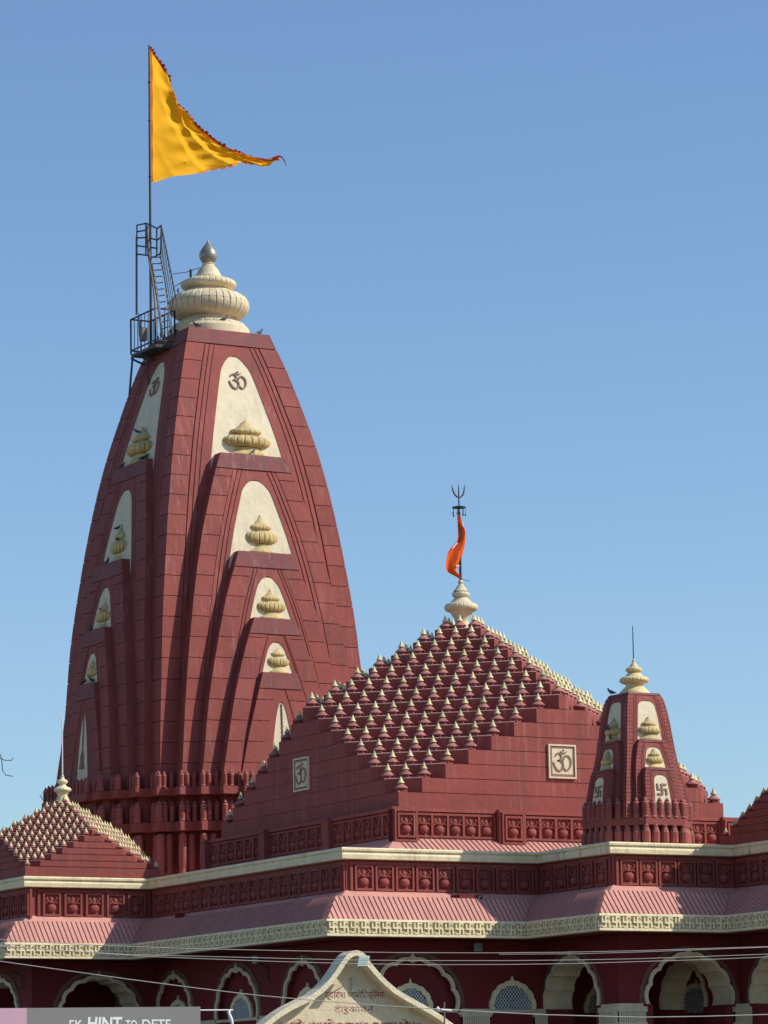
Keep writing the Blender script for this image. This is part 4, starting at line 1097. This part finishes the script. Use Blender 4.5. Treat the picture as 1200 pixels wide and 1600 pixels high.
for i in range(31):
    t = i / 30; a, b = ol(t), orr(t); row = []
    for j in range(9):
        s_ = j / 8; p = at_y(a[0] * (1 - s_) + b[0] * s_, a[1] * (1 - s_) + b[1] * s_, TYh)
        row.append((p.x, p.y - 3 - 4 * math.sin(s_ * 8 + t * 5), p.z))
    rows2.append(row)
cloth(rows2, M_orange, 'cloth', oflag)
for a, b in (((711, 849), (703, 858)), ((718, 817), (720, 824)), ((709, 886), (714, 885))):
    p, q = at_y(*a, TYh), at_y(*b, TYh); mb = MB().tube([(p.x, p.y - 8, p.z), (q.x, q.y - 8, q.z)], 1.3, 5)
    obj('lace_edge', mb.mesh('lace_edge', M_white), oflag)
mb = MB(); p = at_y(718, 904, TYh); q = at_y(734, 908, TYh); mb.tube([p, q], .5, 4); obj('cord', mb.mesh('cord', M_iron), oflag)

# ================================================================== pigeons and weeds
def bird_mesh():
    mb = MB()
    mb.tube([(-12, 0, 4), (-8, 0, 4.6), (-4, 0, 5.5), (0, 0, 6.6), (3.6, 0, 8.6), (5.6, 0, 11.4), (6.4, 0, 12.8)], [.8, 1.6, 3.0, 3.5, 2.9, 1.8, 1.2], 8)
    mb.lathe([(.3, 10.6), (1.7, 11.6), (2.0, 13), (1.5, 14.4), (.2, 15)], 6.6, 0, 8)
    mb.tube([(8, 0, 12.9), (10, 0, 12.2)], [.6, .15], 5)
    for sy in (-1, 1): mb.tube([(0, sy * 1.4, 4), (.4, sy * 1.4, 0)], .4, 4)
    return mb.mesh('pigeon', M_bird, True)
BIRD = bird_mesh()
def bird(p, rz, label, s=1.0):
    o = thing('pigeon', label, 'pigeon', p, rz, 'pigeons perched on the temple towers', BIRD); o.scale = (s * .82,) * 3
    return o
ftop = lambda x, y, d=20: at_y(x, y, TY - w0(1179) + d)
top_birds = [((281, 524), 'pigeon at the foot of the crown, third from the railing'), ((288, 515), 'pigeon just left of the crown base on the shaded edge'), ((292, 510), 'pigeon right up against the left side of the crown base')]
WT = w0(1179)
bird((TX - WT + 6, TY + 68, 1181), 1.2, 'pigeon nearest the platform railing on the tower top edge', 1.1)
bird((TX - WT + 6, TY + 46, 1181), 2.2, 'pigeon second from the railing on the shaded tower top edge', 1.1)
bird((TX - WT + 7, TY + 5, 1181), 1.9, 'pigeon midway along the shaded top edge of the tower', 1.1)
bird((TX - WT + 7, TY - 16, 1181), .6, 'pigeon beside the crown base, left of the sunlit corner', 1.1)
bird((TX - 62, TY - 66, 1186), 2.6, 'dark pigeon left under the big ribbed cushion of the crown', 1.1)
bird((TX - 2, TY - 74, 1201), 0, 'dark pigeon in the middle under the big ribbed cushion', 1.15)
bird((TX + 84, TY - 66, 1183), .4, 'pigeon on the right end of the crown base against the sky', 1.2)
bird(tuple(at_y(278, 458, TY - 10)), 1.0, 'lone pigeon on the upper left of the big cushion near the ladder', 1.0)
def bface(u, d, z): return fpos(TX, TY, -math.pi / 2, u, d * (SIDE if 230 < z < 930 else 1), z)
lbl = [(0, 905, -55, 17, 'pigeon on the far end of the highest shaded ledge'), (0, 905, 44, 16, 'left pigeon of the pair at the near end of the highest shaded ledge'), (0, 905, 56, 16, 'right pigeon of the pair at the near end of the highest shaded ledge'),
       (0, 699.5, -45, 32, 'pigeon on the far end of the second shaded ledge'), (0, 699.5, -18, 38, 'pigeon in front of the second shaded ornament'), (0, 563, -36, 52, 'pigeon on the far end of the third shaded ledge'),
       (0, 453, -22, 70, 'pigeon on the far end of the fourth shaded ledge'), (0, 453, 18, 70, 'pigeon on the near end of the fourth shaded ledge')]
for _, z, u, dd, lb in lbl: bird(bface(u, w0(z) + dd, z + .5), random.uniform(0, 6), lb, 1.1)
for z, h, dd, lb in ((905, 36, 8, 'pigeon on the big cushion of the highest shaded ornament'), (905, 62, 8, 'pigeon at the top of the highest shaded ornament'), (699.5, 44, 30, 'pigeon on the cushion of the second shaded ornament'), (699.5, 66, 30, 'pigeon near the tip of the second shaded ornament'), (563, 38, 48, 'pigeon on the cushion of the third shaded ornament')):
    bird(bface(6, w0(z) + dd - 4, z + h), random.uniform(0, 6), lb, 1.0)
bird(fpos(TX, TY, 0, 2, w0(905) + 22, 907), .5, 'single pigeon under the top ornament on the sunlit face', 1.0)
bird((SX - 29, SY + 22, 246), 2.0, 'pigeon on the left top corner of the small tower', 1.0)
bird(fpos(SX, SY, -math.pi / 2, 5, s0(168) + 16, 184), 2.0, 'left pigeon on the shaded ornament of the small tower', .9)
bird(fpos(SX, SY, -math.pi / 2, 12, s0(168) + 16, 184), 1.0, 'right pigeon on the shaded ornament of the small tower', .9)
bird(fpos(SX, SY, -math.pi / 2, 12, s0(168) + 12, 169), 1.0, 'pigeon on the ledge below the shaded ornament of the small tower', .9)
def weed(p, n, sz, label):
    mb = MB()
    for k in range(n):
        a = random.uniform(0, 6.28); l = random.uniform(.5, 1) * sz; b = Vector((math.cos(a) * l * .6, math.sin(a) * l * .6, l))
        base = Vector((random.uniform(-1, 1) * sz * .35, random.uniform(-1, 1) * sz * .35, 0))
        mb.tube([base, base + b * .5 + Vector((0, 0, 1)), base + b], [.6, .5, .2], 4)
        for q in range(5):
            c = base + b * random.uniform(.35, 1); d = Vector((random.uniform(-1, 1), random.uniform(-1, 1), random.uniform(-.4, .9))).normalized() * random.uniform(3, 6)
            e = d.cross(Vector((0, 0, 1))); e = e.normalized() * 1.8 if e.length > .01 else Vector((1.8, 0, 0))
            mb.poly([c, c + d * .5 + e, c + d, c + d * .5 - e])
    thing('weed', label, 'weed', p, 0, 'weeds rooted in the tower ledges', mb.mesh('weed', M_leaf))
weed(bface(-60, w0(240) + 88, 226), 12, 22, 'dark leafy weed on the upper ledge in front of the lowest shaded niche')
weed(bface(5, w0(240) + 88, 226), 16, 26, 'bushy dark weed just right of the lowest shaded niche')
weed(bface(-125, w0(240) + 76, 226), 16, 24, 'dark weed on the far end of the ledge above the left pyramid')
weed(bface(-200, w0(240) + 30, 160), 14, 26, 'dark weed on the lower ledge directly behind the left pyramid finial')
weed(tuple(at_x(352, 1352, 12)), 3, 6, 'tiny tuft of dry grass on the cream cornice') if False else None

# ================================================================== gateway with writing, in front
GY = -1800.0
gpts = [(403, 1600), (412, 1592), (424, 1583), (440, 1573), (458, 1564), (475, 1556), (490, 1545), (503, 1532), (514, 1517), (523, 1503), (531, 1493), (539, 1487.5), (547, 1486), (554, 1488), (561, 1494), (568, 1505), (578, 1517), (592, 1532), (608, 1546), (626, 1557), (646, 1568), (664, 1578), (681, 1589), (697, 1601)]
gate = thing('entrance_gate', 'cream ogee-topped entrance gateway with faded maroon Hindi lettering in front of the temple', 'gate', (-976, GY, -GZ))
G = [(at_y(*p, GY).x, at_y(*p, GY).z) for p in gpts]
gl, gr = G[0], G[-1]
outerG = [(gl[0] - 22, gl[1] - 14), (gl[0] - 52, gl[1] - 24)]
extL = [(gl[0] - 60, gl[1] - 60), (gl[0] - 60, -430)]; extR = [(gr[0] + 60, gr[1] - 60), (gr[0] + 60, -430)]
full = [(gl[0] - 60, -430), (gl[0] - 60, gl[1] - 34), (gl[0] - 36, gl[1] - 20), (gl[0] - 14, gl[1] - 9)] + G + [(gr[0] + 14, gr[1] - 9), (gr[0] + 36, gr[1] - 20), (gr[0] + 60, gr[1] - 34), (gr[0] + 60, -430)]
def inset(pts, d):       # move an open curve inwards (downwards)
    out = []
    for i, p in enumerate(pts):
        a, b = pts[max(0, i - 1)], pts[min(len(pts) - 1, i + 1)]; dx, dz = b[0] - a[0], b[1] - a[1]; l = math.hypot(dx, dz)
        out.append((p[0] + dz / l * d, p[1] - dx / l * d))
    return out
curve = full[1:-1]; inn = inset(curve, 5.2)
# tidy the apex so the inset does not cross itself
inn = [p for i, p in enumerate(inn) if not any(math.hypot(p[0] - q[0], p[1] - q[1]) < 4.6 for q in curve)]
loopO = curve + inn[::-1]
obj('rim', MB().plate(loopO[::-1], [], -15, 4).mesh('rim', M_gaterim), gate, (0, GY, 0))
panel = [(inn[0][0] - 3, -430)] + [(p[0], p[1] + .4) for p in inn] + [(inn[-1][0] + 3, -430)]
obj('sign_panel', MB().plate(panel[::-1], [], 0, 12).mesh('sign_panel', M_gate), gate, (0, GY, 0))
mb = MB().box(full[0][0] - 6, full[-1][0] + 6, -14, 20, -446, -430)
for x in (full[0][0] + 12, full[-1][0] - 12): mb.box(x - 16, x + 16, -12, 18, -GZ + 8, -446.1)
obj('gate_frame', mb.mesh('gate_frame', M_gaterim), gate, (0, GY, 0))
for body, (xa, xb), (ya, yb), bd in (('\u0926\u094d\u0935\u093e\u0926\u0936 \u091c\u094d\u092f\u094b\u093f\u0924\u0930\u094d\u093f\u0932\u0902\u0917', (507, 600), (1546, 1563), .06), ('\u0926\u093e\u0930\u0941\u0915\u093e\u0935\u0928\u0947', (523, 584), (1569, 1585), .0),
                               ('\u0936\u094d\u0930\u0940 \u0928\u093e\u0917\u0947\u0936\u094d\u0935\u0930 \u092e\u0939\u093e\u0926\u0947\u0935', (434, 658), (1592, 1616), .22)):
    p, q = at_y(xa, ya, GY), at_y(xb, yb, GY)
    me = fit_mesh(text_mesh(body, 10, M_letter, .25, bd), q.x - p.x, p.z - q.z)
    obj('lettering', me, gate, ((p.x + q.x) / 2, GY - .15, (p.z + q.z) / 2))
fl = thing('floodlight', 'greenish square floodlight on an arm at the tip of the gateway', 'floodlight', tuple(at_y(568, 1502, GY - 18)))
p = at_y(568, 1502, GY - 18); a0 = at_y(556, 1520, GY - 4)
mb = MB(); c = [at_y(562, 1494.5, GY - 24), at_y(578, 1494, GY - 24), at_y(574, 1509, GY - 30), at_y(559, 1509.5, GY - 30)]
mb.poly(c[::-1]); mb.poly([v + Vector((0, 4, .8)) for v in c])
for i in range(4): j = (i + 1) % 4; mb.poly([c[i], c[j], c[j] + Vector((0, 4, .8)), c[i] + Vector((0, 4, .8))])
obj('housing', mb.mesh('housing', M_lamp), fl)
cc = sum(c, Vector()) / 4; g2 = [cc + (v - cc) * .82 + Vector((0, -.25, -.1)) for v in c]
obj('glass', MB().poly(g2).mesh('glass', M_glass), fl)
obj('arm', MB().tube([at_y(559, 1508, GY - 26), at_y(552, 1526, GY - 8), at_y(549, 1530, GY)], .55, 6).tube([at_y(549.5, 1527, GY - 2), at_y(550, 1549, GY - 2)], .8, 6).mesh('arm', M_lamp), fl)
cv = thing('loose_cord', 'white loose power cord looping down the gateway panel', 'cord', tuple(at_y(575, 1530, GY)))
obj('cord', MB().tube([at_y(x, y, GY - 1.2) for x, y in ((563, 1509), (566, 1524), (571, 1537), (578, 1543), (585, 1542), (589, 1534), (586, 1524))], .35, 5).mesh('cord', M_white), cv)

# hoarding at lower left
HY = -2400.0
p0, p1 = at_y(0, 1576, HY), at_y(313, 1572.8, HY); pm_ = at_y(42, 1575, HY)
brd = thing('hoarding', 'grey printed hoarding board with white lettering and a lilac left part', 'billboard', (p1.x, HY, -GZ))
obj('board', MB().plate([(pm_.x + .02, -402), (p1.x, -402), (p1.x, p1.z), (pm_.x + .02, pm_.z)], [], 0, 2.5).mesh('board', M_board), brd, (0, HY, 0))
obj('lilac_board', MB().plate([(p0.x - 90, -402), (pm_.x - .02, -402), (pm_.x - .02, pm_.z), (p0.x - 90, p0.z - .6)], [], 0, 2.5).mesh('lilac_board', M_lilac), brd, (0, HY, 0))
mb = MB().tube([(p0.x - 80, HY + 5, -GZ), (p0.x - 80, HY + 5, -355)], 2.5, 8).tube([(p1.x - 12, HY + 5, -GZ), (p1.x - 12, HY + 5, -352)], 2.5, 8)
obj('hoarding_post', mb.mesh('hoarding_post', M_iron), brd)
for body, (xa, xb), (ya, yb), bd, sh in (('EK', (108, 129), (1594, 1609), .10, 0), ('HINT', (136, 191), (1589, 1609), .25, .1), ('TO', (196, 214), (1594, 1609), .10, 0), ('DETE', (222, 267), (1593, 1609), .10, 0)):
    a, b = at_y(xa, ya, HY), at_y(xb, yb, HY)
    obj('lettering', fit_mesh(text_mesh(body, 8, M_paint, .2, bd, sh), b.x - a.x, a.z - b.z), brd, ((a.x + b.x) / 2, HY - .12, (a.z + b.z) / 2))
ar = thing('sign_arm', 'thin white pipe arm with a drooping lamp end beside the grey hoarding', 'lamp arm', tuple(at_y(313, 1578, HY + 2)))
mb = MB().tube([at_y(300, 1578.5, HY + 4), at_y(364, 1578, HY + 4)], .55, 6); obj('pipe', mb.mesh('pipe', M_white), ar)
mb = MB().tube([at_y(360, 1577.5, HY + 2), at_y(357, 1582, HY + 1), at_y(361, 1592, HY), at_y(364, 1604, HY)], [.6, 1.2, 1.5, .9], 8); obj('lamp_head', mb.mesh('lamp_head', M_white, True), ar)

# overhead cables
def cable(label, pts, Y, r, m=M_wire):
    P3 = []
    for k in range(len(pts) - 1):
        for q in range(6):
            t = q / 6; P3.append(at_y(pts[k][0] * (1 - t) + pts[k + 1][0] * t, pts[k][1] * (1 - t) + pts[k + 1][1] * t, Y))
    P3.append(at_y(*pts[-1], Y))
    o = thing('overhead_cable', label, 'cable', tuple(P3[0]), 0, 'overhead cables crossing in front of the arches')
    obj('cable', MB().tube(P3, r, 6).mesh('cable', m, True), o)
cable('uppermost pale overhead cable crossing just under the eave', [(-80, 1462), (60, 1472), (180, 1478), (290, 1482), (400, 1484.5), (500, 1486.5), (620, 1488.5), (760, 1489), (880, 1488), (1000, 1485.5), (1120, 1481.5), (1280, 1477)], -2000, .34)
cable('second overhead cable, running close under the uppermost one on the right', [(-80, 1470), (0, 1477), (100, 1486), (200, 1491.5), (300, 1494), (420, 1497), (540, 1500), (660, 1501), (800, 1501), (900, 1500), (1000, 1498), (1100, 1494.5), (1280, 1488)], -2050, .34)
cable('third overhead cable, lowest of the bundle above the gateway', [(-80, 1473), (40, 1481), (140, 1488.5), (240, 1495), (330, 1498.5), (420, 1502), (540, 1505.5), (660, 1507.5), (800, 1507), (900, 1505.5), (1000, 1502.5), (1100, 1499.5), (1280, 1492)], -2100, .34)
cable('faint thin cable across the right half, just over the uppermost', [(780, 1491), (900, 1490.5), (1000, 1487.5), (1200, 1480), (1280, 1477.5)], -1950, .3)
cable('thick pale cable falling from the left edge to the gateway', [(-60, 1494), (0, 1502), (100, 1516), (200, 1530), (300, 1543), (400, 1555), (500, 1564), (600, 1571.5), (690, 1577)], -2300, .4)
cable('lowest pale cable running right from the insulator pole', [(680, 1576), (760, 1581), (850, 1585.5), (1000, 1589.5), (1100, 1588), (1280, 1583)], -2200, .5)
ins = thing('insulator_pole', 'short rusty pole tip with white insulator beside the right slope of the gateway', 'utility pole', tuple(at_y(693, 1575, -2200)))
p = at_y(694, 1566, -2200); q = at_y(694, 1640, -2200)
obj('pole', MB().tube([(q.x, q.y, -GZ), (p.x, p.y, p.z)], [1.2, .7], 8).mesh('pole', M_rust), ins)
obj('insulator', MB().lathe([(1.2, -1.5), (2.0, 0), (1.2, 1.5), (.6, 2.4)], 0, 0, 10).mesh('insulator', M_white, True), ins, tuple(at_y(684, 1577, -2203)))
obj('cross_arm', MB().tube([at_y(682, 1577, -2201), at_y(706, 1579, -2201)], .8, 6).mesh('cross_arm', M_white), ins)

# wall lamps below the eave
def wall_lamp(p, label, rz=0):
    o = thing('wall_lamp', label, 'wall lamp', p, rz, 'square lamps below the eave')
    obj('housing', MB().box(-6.5, 6.5, -8, -4, -5.5, 6.5).mesh('housing', M_lamp), o, p, rz)
    obj('glass', MB().box(-5.4, 5.4, -8.5, -8.02, -4.4, 5.4).mesh('glass', M_glass), o, p, rz)
    obj('bracket', MB().box(-1, 1, -4, 16, -1, 1).mesh('bracket', M_iron), o, p, rz)
p = at_y(744, 1481, 10); wall_lamp(tuple(p), 'square grey wall lamp under the eave right of the gateway')
p = at_x(404, 1500, -8); wall_lamp(tuple(p), 'small grey wall lamp on the shaded left wall above the second arch', -math.pi / 2)
for (x, y, lb) in ((417, 1516, 'dark bent conduit on the shaded wall left of the gateway'), (33, 1530, 'dark bent conduit on the wall near the left edge')):
    if x > 100: f = lambda a, b: at_x(a, b, 22)
    else: f = lambda a, b: at_x(a, b, -212)
    o = thing('conduit', lb, 'conduit', tuple(f(x, y)))
    obj('pipe', MB().tube([f(x - 18, y - 12), f(x, y - 4), f(x + 1, y + 18)], 1.4, 5).mesh('pipe', M_iron), o)

# stray antenna at the left edge, beyond the temple
an = thing('antenna', 'bent dark antenna wires against the sky at the left edge', 'antenna', tuple(at_y(2, 1190, 2300)))
f = lambda a, b: at_y(a, b, 2300)
mb = MB().tube([f(-6, 1600), f(-4, 1240), f(-2, 1176)], 2.5, 6).tube([f(-2, 1177), f(1, 1180), f(3, 1190), f(4, 1204), f(9, 1211), f(20, 1213)], 1.0, 5).tube([f(-2, 1184), f(8, 1188), f(18, 1188), f(21, 1184)], 1.0, 5)
obj('wires', mb.mesh('wires', M_iron), an)
